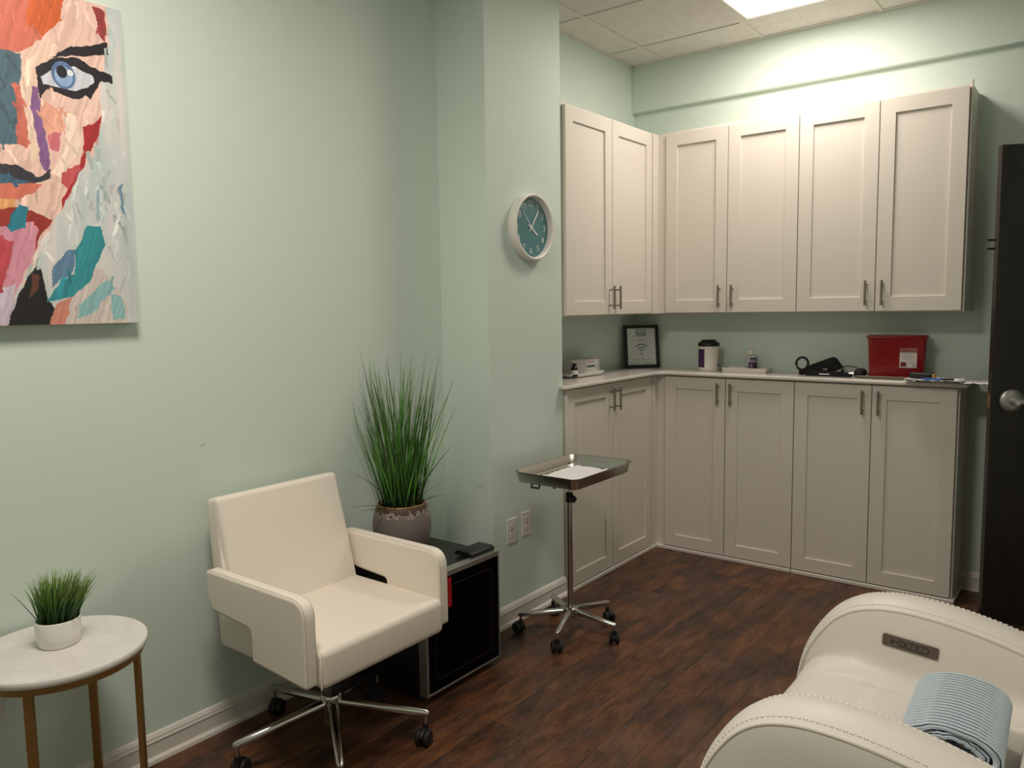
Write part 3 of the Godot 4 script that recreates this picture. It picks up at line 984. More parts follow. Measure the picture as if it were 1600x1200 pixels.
func build_chair() -> void:
	var o := thing("swivel_armchair", "cream leather swivel armchair on a chrome star base with casters", "chair", Vector3(-2.04, 0, -1.64))
	# local axes: +x forward, z across
	var off := Vector3(2.04, 0, 1.64)
	# seat
	var seat := new_st()
	add_rbox(seat, Vector3(0.545, 0.122, 0.53), 0.024, Vector3(-2.058, 0.414, -1.645) + off, 4)
	part("seat", deform(seat, func(p: Vector3) -> Vector3:
		if p.y > 0.42:
			var e := clampf(1 - pow(absf(p.z) / 0.27, 4), 0, 1) * clampf(1 - pow(absf(p.x + 0.02) / 0.29, 4), 0, 1)
			p.y += 0.012 * e
		return p), M.leather, o)
	part("seat_welt", tube([Vector3(0.248, 0.36, 0.2585), Vector3(0.249, 0.40, 0.259), Vector3(0.246, 0.452, 0.2575), Vector3(0.232, 0.468, 0.256)], 0.0028, 8), M.leather, o)
	# back: leaning slab between the arms
	var back := round_poly([Vector2(-2.205, 0.44), Vector2(-2.312, 0.862), Vector2(-2.385, 0.85), Vector2(-2.335, 0.36), Vector2(-2.25, 0.36)], [0.01, 0.02, 0.03, 0.02, 0.01], 5)
	for i in back.size():
		back[i] += Vector2(2.04, 0)
	part("backrest", slab(back, -0.252, 0.252, 0.016, 4, 0.003), M.leather, o)
	for s in [-1, 1]:
		var pp := []
		for t in 9:
			var f := t / 8.0
			pp.append(Vector3(lerpf(-0.1755, -0.2765, f), lerpf(0.47, 0.85, f), s * 0.2465))
		part("back_piping", tube(pp, 0.0022, 8), M.leather, o)
	# arms: a flat horizontal board that turns down at the front
	var arm := round_poly([Vector2(-0.272, 0.637), Vector2(0.24, 0.637), Vector2(0.24, 0.372), Vector2(-0.028, 0.388), Vector2(-0.028, 0.492), Vector2(-0.235, 0.505), Vector2(-0.262, 0.54)], [0.02, 0.06, 0.012, 0.012, 0.02, 0.012, 0.03], 6)
	for s in [-1, 1]:
		var z0 := 0.262 if s > 0 else -0.307
		var a := part("arm", slab(arm, z0, z0 + 0.045, 0.009, 3, 0.0), M.leather, o)
		for e in [0.006, 0.039]:
			var loop := []
			for p in inset(ccw(arm.duplicate()), 0.001):
				loop.append(Vector3(p.x, p.y, z0 + e))
			part("piping", tube(loop, 0.0017, 6, true), M.piping, a)
	# mechanism, column and five-star base
	part("seat_plate", span(Vector3(-0.12, 0.33, -0.1), Vector3(0.1, 0.358, 0.1), 0.005), M.black, o)
	part("column", lathe([[0.022, 0.14], [0.022, 0.26], [0.032, 0.262], [0.034, 0.335]], 20, [1, 2]), M.black, o)
	var hub := Vector3(0, 0, 0.03)
	part("hub", lathe([[0.0, 0.085], [0.03, 0.085], [0.031, 0.165], [0.037, 0.17], [0.037, 0.182], [0.03, 0.186], [0.0, 0.186]], 28, [1, 3, 5], Basis.IDENTITY, hub), M.chrome, o)
	for i in 5:
		var an := deg_to_rad(-35.0 + 72.0 * i)
		var d := Vector3(cos(an), 0, -sin(an))
		var tip := hub + d * 0.318
		var st := new_st()
		add_tube(st, [hub + d * 0.02 + Vector3(0, 0.153, 0), hub + d * 0.16 + Vector3(0, 0.132, 0), tip + Vector3(0, 0.108, 0), tip + d * 0.012 + Vector3(0, 0.106, 0)], [0.017, 0.0155, 0.0125, 0.008], 12)
		st.generate_normals()
		part("leg", st.commit(), M.chrome, o)
		caster(o, tip, rad_to_deg(an) + [20, 70, -40, 110, 35][i], 0.027, 0.104)

# rebuild a shape with its points moved, smooth all over
func deform(src: SurfaceTool, f: Callable) -> ArrayMesh:
	var arr := src.commit_to_arrays()
	var vs: PackedVector3Array = arr[Mesh.ARRAY_VERTEX]
	var st := new_st()
	st.set_smooth_group(0)
	for v in vs:
		st.add_vertex(f.call(v))
	st.generate_normals()
	return st.commit()

func build_tray_stand() -> void:
	var o := thing("instrument_stand", "chrome rolling instrument stand with a steel tray, by the pillar", "tray stand", Vector3(-1.882, 0, -2.842))
	part("hub", lathe([[0.0, 0.07], [0.024, 0.07], [0.026, 0.1], [0.034, 0.104], [0.034, 0.118], [0.026, 0.124], [0.0, 0.124]], 28, [1, 4, 5]), M.chrome, o)
	for i in 5:
		var an := deg_to_rad(-72.0 + 1.0 + 72.0 * i)
		var d := Vector3(cos(an), 0, -sin(an))
		var tip := d * 0.225
		part("leg", tube([d * 0.02 + Vector3(0, 0.106, 0), tip + Vector3(0, 0.088, 0), tip + d * 0.01 + Vector3(0, 0.087, 0)], [0.0145, 0.0115, 0.007], 12), M.chrome, o)
		caster(o, tip, rad_to_deg(an) + [30, -60, 80, 10, 140][i], 0.025, 0.085)
	part("pole", tube([Vector3(0, 0.12, 0), Vector3(0, 0.62, 0)], 0.0135, 18), M.chrome, o)
	part("inner_pole", tube([Vector3(0, 0.6, 0), Vector3(0, 0.70, 0)], 0.0095, 16), M.chrome, o)
	part("collar", lathe([[0.0, 0.605], [0.0165, 0.605], [0.0165, 0.645], [0.012, 0.65], [0.0, 0.65]], 20, [1, 2]), M.black, o)
	var kn := new_st()
	var star := PackedVector2Array()
	for i in 30:
		var a := TAU * i / 30
		star.append(Vector2(cos(a), sin(a)) * (0.015 + 0.002 * cos(a * 5)))
	add_slab(kn, star, 0.026, 0.042, 0.003, 2)
	add_tube(kn, [Vector3(0, 0, 0.01), Vector3(0, 0, 0.028)], 0.005, 10)
	kn.generate_normals()
	part("clamp_knob", kn.commit(), M.black, o, Vector3(0, 0.625, 0), Vector3(0, 62, 0))
	# bracket under the tray
	var tr := Vector3(-0.018, 0, -0.07)
	var fr := new_st()
	add_tube(fr, [Vector3(0, 0.694, 0), Vector3(-0.12, 0.698, 0)], 0.007, 8)
	add_tube(fr, [Vector3(0, 0.694, 0), Vector3(0.1, 0.698, 0)], 0.007, 8)
	add_tube(fr, [Vector3(0, 0.694, 0.12), Vector3(0, 0.694, -0.25)], 0.007, 8)
	add_tube(fr, [Vector3(-0.1, 0.705, 0.14), Vector3(-0.1, 0.688, 0.15), Vector3(-0.06, 0.688, 0.15), Vector3(-0.06, 0.705, 0.14)], 0.005, 8)
	fr.generate_normals()
	part("tray_bracket", fr.commit(), M.black, o)
	var L := []
	for q in [[0.30, 0.445, 0.03, 0.703], [0.318, 0.465, 0.036, 0.709], [0.332, 0.482, 0.04, 0.745], [0.346, 0.496, 0.045, 0.751], [0.348, 0.498, 0.045, 0.755], [0.328, 0.476, 0.04, 0.7535], [0.314, 0.46, 0.034, 0.7135], [0.296, 0.44, 0.03, 0.707]]:
		L.append(rrect(q[0], q[1], q[2], q[3], 6, tr))
	part("tray", loft(L, true, true, [4]), M.steel, o)
	part("tray_paper", crumple(0.225, 0.345, tr + Vector3(0.005, 0.7085, -0.005), 8, 0.008), M.paper, o)

# a sheet lying with slightly lifted, uneven edges
func crumple(w: float, d: float, at: Vector3, sd: int, lift := 0.008) -> ArrayMesh:
	var n := FastNoiseLite.new()
	n.seed = sd
	n.frequency = 9.0
	var N := 18
	var P := func(i: int, j: int, s: float) -> Vector3:
		var u := float(i) / N - 0.5
		var v := float(j) / N - 0.5
		var edge := maxf(absf(u), absf(v)) * 2
		var y := maxf(0.0, lift * pow(edge, 6) * (0.6 + n.get_noise_2d(u, v)) + lift * 0.25 * (n.get_noise_2d(u + 5, v) + 0.5))
		return at + Vector3(u * w + 0.006 * n.get_noise_2d(v * 2, 3), y + s, v * d + 0.006 * n.get_noise_2d(u * 2, 7))
	var st := new_st()
	for i in N:
		for j in N:
			st.set_smooth_group(0)
			vq(st, P.call(i, j, 0.0006), P.call(i + 1, j, 0.0006), P.call(i + 1, j + 1, 0.0006), P.call(i, j + 1, 0.0006))
			st.set_smooth_group(1)
			vq(st, P.call(i, j + 1, 0.0), P.call(i + 1, j + 1, 0.0), P.call(i + 1, j, 0.0), P.call(i, j, 0.0))
	st.generate_normals()
	return st.commit()

# ------------------------------------------------------------------ small round table, fridge, plants
var blade_min_x := -1.0

func blade(st: SurfaceTool, root: Vector3, dir: Vector3, length: float, bend: float, w: float, c0: Color, c1: Color, c2: Color) -> void:
	var side := dir.cross(Vector3.UP).normalized()
	if side.length() < 0.5:
		side = Vector3.RIGHT
	side = side.rotated(dir, rng.randf() * TAU)
	var outw := Vector3(dir.x, 0, dir.z).normalized()
	var n := 7
	var prev := []
	for i in n + 1:
		var t := float(i) / n
		var p := root + dir * length * t + (outw * 0.8 - Vector3.UP * 0.5) * bend * t * t * length
		p.x = maxf(p.x, blade_min_x + 0.01 * t)
		var ww := w * (1.0 - pow(t, 2.6)) + 0.0004
		var fold := dir.cross(side).normalized() * ww * 0.35
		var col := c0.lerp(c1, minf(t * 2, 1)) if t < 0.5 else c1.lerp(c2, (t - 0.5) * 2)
		var cur := [p - side * ww, p + fold, p + side * ww, col]
		if i > 0:
			for k in 2:
				for q in [[prev[k], prev[3]], [cur[k], cur[3]], [cur[k + 1], cur[3]], [prev[k], prev[3]], [cur[k + 1], cur[3]], [prev[k + 1], prev[3]]]:
					st.set_color(q[1])
					st.add_vertex(q[0])
		prev = cur

func lin(c: Color) -> Color:
	return c.srgb_to_linear()

func build_side_table() -> void:
	var o := thing("side_table", "small round side table with white stone top and brass legs", "table", Vector3(-2.213, 0, -0.848))
	part("table_top", lathe([[0.0, 0.562], [0.2125, 0.562], [0.2145, 0.564], [0.2145, 0.578], [0.2125, 0.58], [0.0, 0.58]], 72, [1, 4]), M.marble, o)
	part("rim_ring", lathe([[0.188, 0.54], [0.202, 0.54], [0.202, 0.561], [0.188, 0.561], [0.188, 0.54]], 64, [1, 2, 3], Basis.IDENTITY, Vector3.ZERO, false), M.brass, o)
	for i in 4:
		var a := deg_to_rad(-8.0 + 52.0 + 90.0 * i)
		part("leg", rbox(Vector3(0.014, 0.53, 0.022), 0.0015, Vector3(0, 0.277, 0)), M.brass, o, Vector3(cos(a) * 0.193, 0, sin(a) * 0.193), Vector3(0, -rad_to_deg(a), 0))
	part("base_ring", lathe([[0.186, 0.0], [0.202, 0.0], [0.202, 0.014], [0.186, 0.014], [0.186, 0.0]], 64, [1, 2, 3], Basis.IDENTITY, Vector3.ZERO, false), M.brass, o)
	var p := thing("potted_grass", "small artificial grass in a round white pot on the side table", "plant", Vector3(-2.235, 0.58, -0.855))
	part("pot", lathe([[0.0, 0.0], [0.046, 0.0], [0.05, 0.003], [0.0545, 0.03], [0.056, 0.07], [0.0545, 0.0735], [0.052, 0.072], [0.051, 0.05], [0.0, 0.05]], 40, [1, 8]), M.ceramic, p)
	part("soil", lathe([[0.0, 0.052], [0.05, 0.052], [0.05, 0.056], [0.0, 0.058]], 20), M.soil, p)
	rng.seed = 12
	blade_min_x = -1.0
	var st := new_st()
	for i in 420:
		var a := rng.randf() * TAU
		var rr := sqrt(rng.randf()) * 0.045
		var root := Vector3(cos(a) * rr, 0.054, sin(a) * rr)
		# the tuft leans a little towards the back right
		var d := (Vector3(cos(a) * rr * 3.6 + 0.06, 1.0, sin(a) * rr * 3.6 - 0.09) + Vector3(rng.randf_range(-0.1, 0.1), 0, rng.randf_range(-0.1, 0.1))).normalized()
		var g := rng.randf_range(0.75, 1.15)
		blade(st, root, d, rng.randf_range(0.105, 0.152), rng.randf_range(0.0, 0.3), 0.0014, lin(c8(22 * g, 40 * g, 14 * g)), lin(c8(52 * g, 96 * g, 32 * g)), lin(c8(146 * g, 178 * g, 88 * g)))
	blade(st, Vector3(-0.03, 0.06, 0.035), Vector3(-0.42, 1, 0.42).normalized(), 0.11, 0.1, 0.001, lin(c8(30, 45, 20)), lin(c8(50, 60, 34)), lin(c8(70, 60, 44)))
	st.generate_normals()
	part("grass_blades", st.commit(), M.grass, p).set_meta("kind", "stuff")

func build_fridge() -> void:
	var o := thing("mini_fridge", "black mini fridge with silver-framed glass door beside the armchair", "fridge", Vector3(-2.19, 0, -2.2))
	part("cabinet_body", boxes([[Vector3(-0.235, 0.02, -0.215), Vector3(0.195, 0.474, 0.215)]], 0.004), M.fridge, o)
	for q in [[-0.2, -0.18], [-0.2, 0.18], [0.17, -0.18], [0.17, 0.18]]:
		part("foot", lathe([[0.016, 0.0], [0.014, 0.021]], 12), M.rubber, o, Vector3(q[0], 0, q[1]))
	var x0 := 0.2
	var x1 := 0.24
	var d := part("door", boxes([
		[Vector3(x0, 0.028, -0.218), Vector3(x1, 0.036, 0.218)],
		[Vector3(x0, 0.462, -0.218), Vector3(x1, 0.482, 0.218)],
		[Vector3(x0, 0.036, -0.218), Vector3(x1, 0.462, -0.212)],
		[Vector3(x0, 0.036, 0.206), Vector3(x1, 0.462, 0.218)]], 0.001), M.silver, o)
	part("glass", span(Vector3(x0 + 0.004, 0.036, -0.212), Vector3(x1 - 0.002, 0.462, 0.206), 0.001), M.glass_black, d)
	part("inner_frame", boxes([
		[Vector3(x1 - 0.0022, 0.075, -0.172), Vector3(x1 - 0.0012, 0.079, 0.165)],
		[Vector3(x1 - 0.0022, 0.42, -0.172), Vector3(x1 - 0.0012, 0.424, 0.165)],
		[Vector3(x1 - 0.0022, 0.075, -0.172), Vector3(x1 - 0.0012, 0.424, -0.168)],
		[Vector3(x1 - 0.0022, 0.075, 0.161), Vector3(x1 - 0.0012, 0.424, 0.165)]], 0.0002), M.fridge, d)
	part("red_label", span(Vector3(x1 - 0.002, 0.34, 0.072), Vector3(x1 - 0.0008, 0.455, 0.1), 0.0003), M.red, d)
	part("hinge_cover", slab(round_poly([Vector2(-0.05, 0.0), Vector2(0.045, 0.0), Vector2(0.045, 0.014), Vector2(0.03, 0.02), Vector2(-0.035, 0.02), Vector2(-0.05, 0.01)], 0.003, 2), -0.07, 0.07, 0.003, 2), M.black, o, Vector3(0.175, 0.4825, -0.145))
	# the tall plant standing on it
	var p := thing("potted_grass", "tall artificial grass in a grey bronze-rimmed pot on the fridge", "plant", Vector3(-2.285, 0.4745, -2.2))
	var gp := mat(Color.WHITE, 0.55)
	var im := Image.create(256, 128, false, Image.FORMAT_RGB8)
	var n1 := noise_img(256, 128, 0.05, 81, 4)
	var n2 := noise_img(256, 128, 0.3, 82, 2)
	for y in 128:
		for x in 256:
			var v := n2.get_pixel(x, y).r
			var col := c8(104, 94, 90).lerp(c8(132, 122, 118), v)
			# bronze glaze that runs down from the rim with a ragged edge
			var e := 17.0 + (n1.get_pixel(x, y).r - 0.5) * 26.0
			if y < e:
				col = c8(58, 44, 34).lerp(c8(98, 72, 50), v)
			elif y < e + 5 and v > 0.45:
				col = c8(188, 180, 172)
			im.set_pixel(x, y, col)
	gp.albedo_texture = tex(im)
	var prof := [[0.078, 0.0], [0.09, 0.006], [0.108, 0.04], [0.119, 0.085], [0.12, 0.12], [0.115, 0.16], [0.105, 0.19], [0.1, 0.203], [0.097, 0.206]]
	part("pot", pot_mesh(prof), gp, p)
	part("pot_rim", lathe([[0.094, 0.19], [0.1, 0.204], [0.0985, 0.208], [0.0945, 0.208], [0.092, 0.203], [0.09, 0.19]], 40, [], Basis.IDENTITY, Vector3.ZERO, false), M.brass, p)
	part("soil", lathe([[0.0, 0.178], [0.095, 0.178], [0.095, 0.185], [0.0, 0.19]], 24), M.soil, p)
	rng.seed = 31
	blade_min_x = -0.145
	var st := new_st()
	# tufts: lean across the picture-facing side, lean in depth, length
	var right := Vector3(0.79, 0, -0.61)
	var deep := Vector3(0.61, 0, 0.79)
	for q in [[-0.32, 0.05, 0.44, 16], [-0.22, 0.0, 0.54, 26], [-0.14, -0.08, 0.60, 18], [-0.05, 0.12, 0.64, 30], [0.03, -0.1, 0.62, 22], [0.12, 0.1, 0.62, 26], [0.21, 0.0, 0.62, 28], [0.27, 0.08, 0.56, 22], [0.31, -0.05, 0.46, 10], [0.0, 0.3, 0.4, 26], [-0.12, 0.22, 0.34, 16], [0.16, 0.24, 0.36, 18]]:
		q[0] = q[0] * 0.78 - 0.015
		for k in q[3]:
			var a := rng.randf() * TAU
			var rr := sqrt(rng.randf()) * 0.05
			var root: Vector3 = right * q[0] * 0.16 + deep * q[1] * 0.16 + Vector3(cos(a) * rr, 0.185, sin(a) * rr)
			var dr: Vector3 = (Vector3.UP + right * (q[0] + rng.randfn(0, 0.045)) + deep * (q[1] + rng.randfn(0, 0.05))).normalized()
			var l: float = q[2] * rng.randf_range(0.62, 1.08)
			var g := rng.randf_range(0.55, 1.25)
			var tip := c8(72, 56, 60) if rng.randf() < 0.4 else c8(86, 122, 60)
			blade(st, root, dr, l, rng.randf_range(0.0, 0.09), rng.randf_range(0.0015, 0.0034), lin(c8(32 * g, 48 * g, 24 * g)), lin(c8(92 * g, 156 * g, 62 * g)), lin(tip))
	for q in [[Vector3(0.15, 0.45, 0.95), 0.24, 0.25], [Vector3(0.1, 0.32, 0.95), 0.17, 0.2], [Vector3(0.25, 0.6, -0.75), 0.19, 0.25], [Vector3(0.9, 0.75, 0.4), 0.13, 0.5], [Vector3(0.75, 0.8, -0.4), 0.12, 0.5], [Vector3(0.5, 0.75, 0.8), 0.2, 0.3], [Vector3(0.1, 0.9, 0.7), 0.34, 0.3], [Vector3(0.3, 0.9, -0.5), 0.3, 0.1]]:
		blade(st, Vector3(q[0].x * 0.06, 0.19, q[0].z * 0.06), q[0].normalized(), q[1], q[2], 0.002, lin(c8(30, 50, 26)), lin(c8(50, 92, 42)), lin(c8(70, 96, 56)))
	st.generate_normals()
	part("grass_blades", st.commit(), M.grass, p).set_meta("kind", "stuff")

func pot_mesh(prof: Array) -> ArrayMesh:
	var st := new_st()
	st.set_smooth_group(0)
	var n := 48
	var top: float = prof[-1][1]
	for i in prof.size() - 1:
		for j in n:
			for q in [[i, j], [i + 1, j], [i + 1, j + 1], [i, j], [i + 1, j + 1], [i, j + 1]]:
				var a: float = -TAU * q[1] / n
				st.set_uv(Vector2(2.0 * q[1] / n, 1.0 - prof[q[0]][1] / top))
				st.add_vertex(Vector3(cos(a) * prof[q[0]][0], prof[q[0]][1], sin(a) * prof[q[0]][0]))
	st.generate_normals()
	return st.commit()
# ------------------------------------------------------------------ things on the worktop
const CT := 1.0815

func build_counter_things() -> void:
	# framed notice leaning in the corner
	var o := thing("framed_sign", "black framed wireless notice with a teal logo, in the counter corner", "sign", Vector3(-2.325, CT + 0.001, -4.345), 48.6)
	var tilt := Node3D.new()
	var W := 0.226
	var H := 0.268
	var T := Basis(Vector3.RIGHT, deg_to_rad(-7.0))
	tilt.free()
	var fr := new_st()
	for q in [[Vector3(-W / 2, 0, 0), Vector3(-W / 2 + 0.02, H, 0.016)], [Vector3(W / 2 - 0.02, 0, 0), Vector3(W / 2, H, 0.016)], [Vector3(-W / 2, 0, 0), Vector3(W / 2, 0.02, 0.016)], [Vector3(-W / 2, H - 0.02, 0), Vector3(W / 2, H, 0.016)]]:
		add_rbox(fr, (q[1] - q[0]).abs(), 0.002, (q[0] + q[1]) / 2, 1)
	var f := part("frame", fr.commit(), M.black, o, Vector3.ZERO, Vector3(-7, 0, 0))
	var sheet := part("printed_sheet", span(Vector3(-W / 2 + 0.018, 0.018, 0.002), Vector3(W / 2 - 0.018, H - 0.018, 0.008), 0.0005), mat(c8(214, 218, 218), 0.55), o, Vector3.ZERO, Vector3(-7, 0, 0))
	var zf := 0.0084
	part("logo_block", span(Vector3(-0.034, 0.197, 0.007), Vector3(0.034, 0.243, zf), 0.0002), M.sign_teal, sheet)
	part("logo_letters", text("YMD", 0.026), M.white_paint, sheet, Vector3(0, 0.227, zf + 0.0003))
	part("logo_band", span(Vector3(-0.03, 0.201, 0.007), Vector3(0.03, 0.211, zf + 0.0002), 0.0001), mat(c8(96, 128, 138), 0.7), sheet)
	part("heading", text("Wi-Fi", 0.018), M.ink, sheet, Vector3(0, 0.172, zf))
	for r in [[0.058, 0.049], [0.039, 0.030], [0.021, 0.013]]:
		var arc := PackedVector2Array()
		for i in 17:
			var a := deg_to_rad(45 + 90.0 * i / 16)
			arc.append(Vector2(cos(a), sin(a)) * r[0])
		for i in 17:
			var a := deg_to_rad(135 - 90.0 * i / 16)
			arc.append(Vector2(cos(a), sin(a)) * r[1])
		part("signal_arc", slab(arc, 0.007, zf + 0.0002, 0.0001, 1), M.sign_teal, sheet, Vector3(0, 0.094, 0))
	part("signal_dot", lathe([[0.0, 0.0], [0.0065, 0.0], [0.0065, 0.0014], [0.0, 0.0014]], 20, [1, 2], Basis(Vector3.RIGHT, PI / 2), Vector3(0, 0.088, 0.0072)), M.ink, sheet)
	part("notice_line", text("Network: YMD Guest", 0.0135), M.ink, sheet, Vector3(0, 0.052, zf))
	for q in [[-0.078, -0.012], [-0.004, 0.078]]:
		part("notice_line", span(Vector3(q[0], 0.028, 0.007), Vector3(q[1], 0.034, zf), 0.0002), M.grey_print, sheet)
	part("glazing", span(Vector3(-W / 2 + 0.018, 0.018, 0.0096), Vector3(W / 2 - 0.018, H - 0.018, 0.0106), 0.0002), clear(0.05), o, Vector3.ZERO, Vector3(-7, 0, 0))
	part("easel_back", span(Vector3(-0.03, 0.0, -0.004), Vector3(0.03, 0.19, -0.001), 0.001), M.black, o, Vector3(0, 0.001, -0.098), Vector3(19, 0, 0))

	# low white dish with a carton, and two small bottles beside it
	var d := thing("dish", "long shallow white dish holding a carton, next to the pillar", "dish", Vector3(-2.352, CT, -3.69), 86)
	var L := []
	for q in [[0.26, 0.075, 0.03, 0.0], [0.30, 0.105, 0.045, 0.006], [0.335, 0.128, 0.055, 0.022], [0.335, 0.128, 0.055, 0.024], [0.328, 0.121, 0.052, 0.0235], [0.295, 0.098, 0.042, 0.0085], [0.26, 0.07, 0.03, 0.005]]:
		L.append(rrect(q[0], q[1], q[2], q[3], 7))
	part("bowl", loft(L, true, true, []), M.ceramic, d)
	var b := thing("carton", "white medical carton with a dark green stripe lying in the dish", "box", Vector3(-2.372, CT + 0.0085, -3.715), 86)
	part("box_body", span(Vector3(-0.125, 0, -0.032), Vector3(0.135, 0.086, 0.03), 0.0015), mat(c8(206, 203, 198), 0.55), b)
	part("front_label", span(Vector3(0.01, 0.006, 0.029), Vector3(0.128, 0.081, 0.0305), 0.0002), M.white_paint, b)
	part("green_stripe", span(Vector3(0.014, 0.038, 0.0298), Vector3(0.088, 0.048, 0.0311), 0.0002), M.green, b)
	part("pink_line", span(Vector3(0.02, 0.066, 0.0298), Vector3(0.075, 0.07, 0.0309), 0.0001), mat(c8(196, 132, 136), 0.6), b)
	part("print_line", boxes([[Vector3(0.016, 0.02, 0.0298), Vector3(0.07, 0.022, 0.0309)], [Vector3(0.113, 0.014, 0.0298), Vector3(0.12, 0.054, 0.0309)], [Vector3(0.096, 0.032, 0.0298), Vector3(0.106, 0.037, 0.0309)], [Vector3(-0.09, 0.058, 0.0295), Vector3(-0.02, 0.0595, 0.0306)], [Vector3(-0.075, 0.012, 0.0295), Vector3(-0.02, 0.014, 0.0306)]], 0.0001), M.grey_print, b)
	for k in 2:
		var v := thing("bottle", ["small dark bottle with a white label in front of the carton", "small dark bottle half hidden behind the pillar edge"][k], "bottle", [Vector3(-2.318, CT + 0.0085, -3.56), Vector3(-2.375, CT, -3.47)][k], 0, "small dark bottles on the counter")
		part("glass_body", lathe([[0.0, 0.0], [0.018, 0.0], [0.0195, 0.002], [0.0195, 0.044], [0.016, 0.052], [0.009, 0.056], [0.009, 0.062], [0.0, 0.062]], 24, [1, 6]), mat(c8(16, 12, 12), 0.15), v)
		part("label", lathe([[0.0198, 0.014], [0.0198, 0.036]], 24, [], Basis.IDENTITY, Vector3.ZERO, false), M.white_paint, v)
		part("cap", lathe([[0.0, 0.058], [0.0125, 0.058], [0.0125, 0.073], [0.0, 0.073]], 20, [1, 2]), M.black, v)

	# wipes canister
	var w := thing("wipes_canister", "white wipes canister with a black lid on the counter", "canister", Vector3(-1.885, CT, -4.35), 38)
	part("body", lathe([[0.0, 0.0], [0.056, 0.0], [0.06, 0.005], [0.0605, 0.02], [0.0605, 0.138], [0.059, 0.148], [0.0, 0.148]], 40, [1, 5]), M.plastic, w)
	part("lid", lathe([[0.0, 0.146], [0.0625, 0.146], [0.063, 0.15], [0.063, 0.162], [0.06, 0.166], [0.048, 0.172], [0.041, 0.181], [0.037, 0.183], [0.0, 0.183]], 40, [1, 7]), M.black, w)
	part("dark_label", bent_label(0.0609, deg_to_rad(180), deg_to_rad(232), 0.022, 0.13), M.purple, w)
	part("grey_label", bent_label(0.0609, deg_to_rad(-52), deg_to_rad(0), 0.03, 0.128), mat(c8(188, 184, 176), 0.5), w)
	part("label_bar", bent_label(0.0611, deg_to_rad(-52), deg_to_rad(-8), 0.03, 0.036), M.ink, w)

	# hand sanitizer in a flat tray
	var t := thing("soap_tray", "flat white rectangular tray on the counter under the sanitizer", "tray", Vector3(-1.655, CT, -4.36), 2)
	var R := []
	for q in [[0.25, 0.11, 0.006, 0.0], [0.262, 0.12, 0.008, 0.026], [0.254, 0.112, 0.007, 0.026], [0.246, 0.104, 0.006, 0.006]]:
		R.append(rrect(q[0], q[1], q[2], q[3], 3))
	part("tray_body", loft(R, true, true, [1, 2]), M.plastic, t)
	var s := thing("sanitizer_bottle", "clear pump bottle of sanitizer with a purple label on the tray", "bottle", Vector3(-1.635, CT + 0.0065, -4.365), 38)
	var sg := clear(0.28)
	sg.albedo_color = Color(0.78, 0.8, 0.82, 0.4)
	part("bottle_body", loft([rrect(0.062, 0.04, 0.014, 0.0, 5), rrect(0.066, 0.044, 0.016, 0.004, 5), rrect(0.066, 0.044, 0.016, 0.055, 5), rrect(0.06, 0.04, 0.016, 0.072, 5), rrect(0.04, 0.034, 0.015, 0.092, 5), rrect(0.026, 0.026, 0.0129, 0.098, 5)], true, true, []), sg, s)
	part("label", boxes([[Vector3(-0.02, 0.006, 0.018), Vector3(0.03, 0.05, 0.0224)], [Vector3(-0.012, 0.05, 0.016), Vector3(0.026, 0.076, 0.0205)]], 0.001), M.purple, s)
	part("label_print", boxes([[Vector3(-0.016, 0.052, 0.0195), Vector3(0.012, 0.056, 0.0212)], [Vector3(-0.014, 0.02, 0.021), Vector3(0.004, 0.042, 0.0228)]], 0.0002), mat(c8(146, 120, 158), 0.6), s)
	part("pump", lathe([[0.0, 0.097], [0.0155, 0.097], [0.0145, 0.112], [0.012, 0.118], [0.007, 0.12], [0.005, 0.122], [0.005, 0.132], [0.008, 0.134], [0.008, 0.142], [0.0, 0.143]], 24, [1]), M.plastic, s)
	part("nozzle", tube([Vector3(0, 0.138, 0), Vector3(0.0, 0.138, 0.03), Vector3(0.0, 0.134, 0.034)], 0.0042, 10), M.plastic, s)

	# blood pressure kit
	var k := thing("blood_pressure_cuff", "black blood pressure cuff with hoop, gauge and bulb on the counter", "medical device", Vector3(-1.2, CT, -4.33))
	var hoop := []
	for i in 28:
		var a := TAU * i / 28
		hoop.append(Vector3(cos(a) * 0.031, 0.061 + sin(a) * 0.034, 0))
	part("hoop", tube(hoop, 0.0065, 10, true), M.black, k, Vector3(-0.135, 0, 0.0), Vector3(0, 30, 0))
	part("hoop_button", lathe([[0.0, 0.0], [0.0035, 0.0], [0.0, 0.003]], 12, [], Basis(Vector3.RIGHT, PI / 2)), M.white_paint, k, Vector3(-0.159, 0.046, 0.021))
	part("hoop_base", rbox(Vector3(0.03, 0.026, 0.024), 0.006, Vector3(0, 0.013, 0), 2), M.black, k, Vector3(-0.137, 0, 0.0), Vector3(0, 30, 0))
	part("folded_cuff", slab(round_poly([Vector2(-0.115, 0.004), Vector2(0.075, 0.0), Vector2(0.066, 0.05), Vector2(0.035, 0.092), Vector2(0.02, 0.1), Vector2(-0.09, 0.055), Vector2(-0.12, 0.02)], 0.008, 3), -0.045, 0.02, 0.002, 2), mat(c8(16, 17, 22), 0.85), k)
	part("cuff_strap", slab(round_poly([Vector2(-0.11, 0.0), Vector2(0.13, 0.0), Vector2(0.125, 0.018), Vector2(0.03, 0.03), Vector2(-0.09, 0.028)], 0.006, 3), 0.012, 0.05, 0.002, 2), mat(c8(16, 17, 22), 0.85), k)
	part("strap_label", span(Vector3(-0.03, 0.009, 0.049), Vector3(0.022, 0.0145, 0.0507), 0.0002), M.white_paint, k)
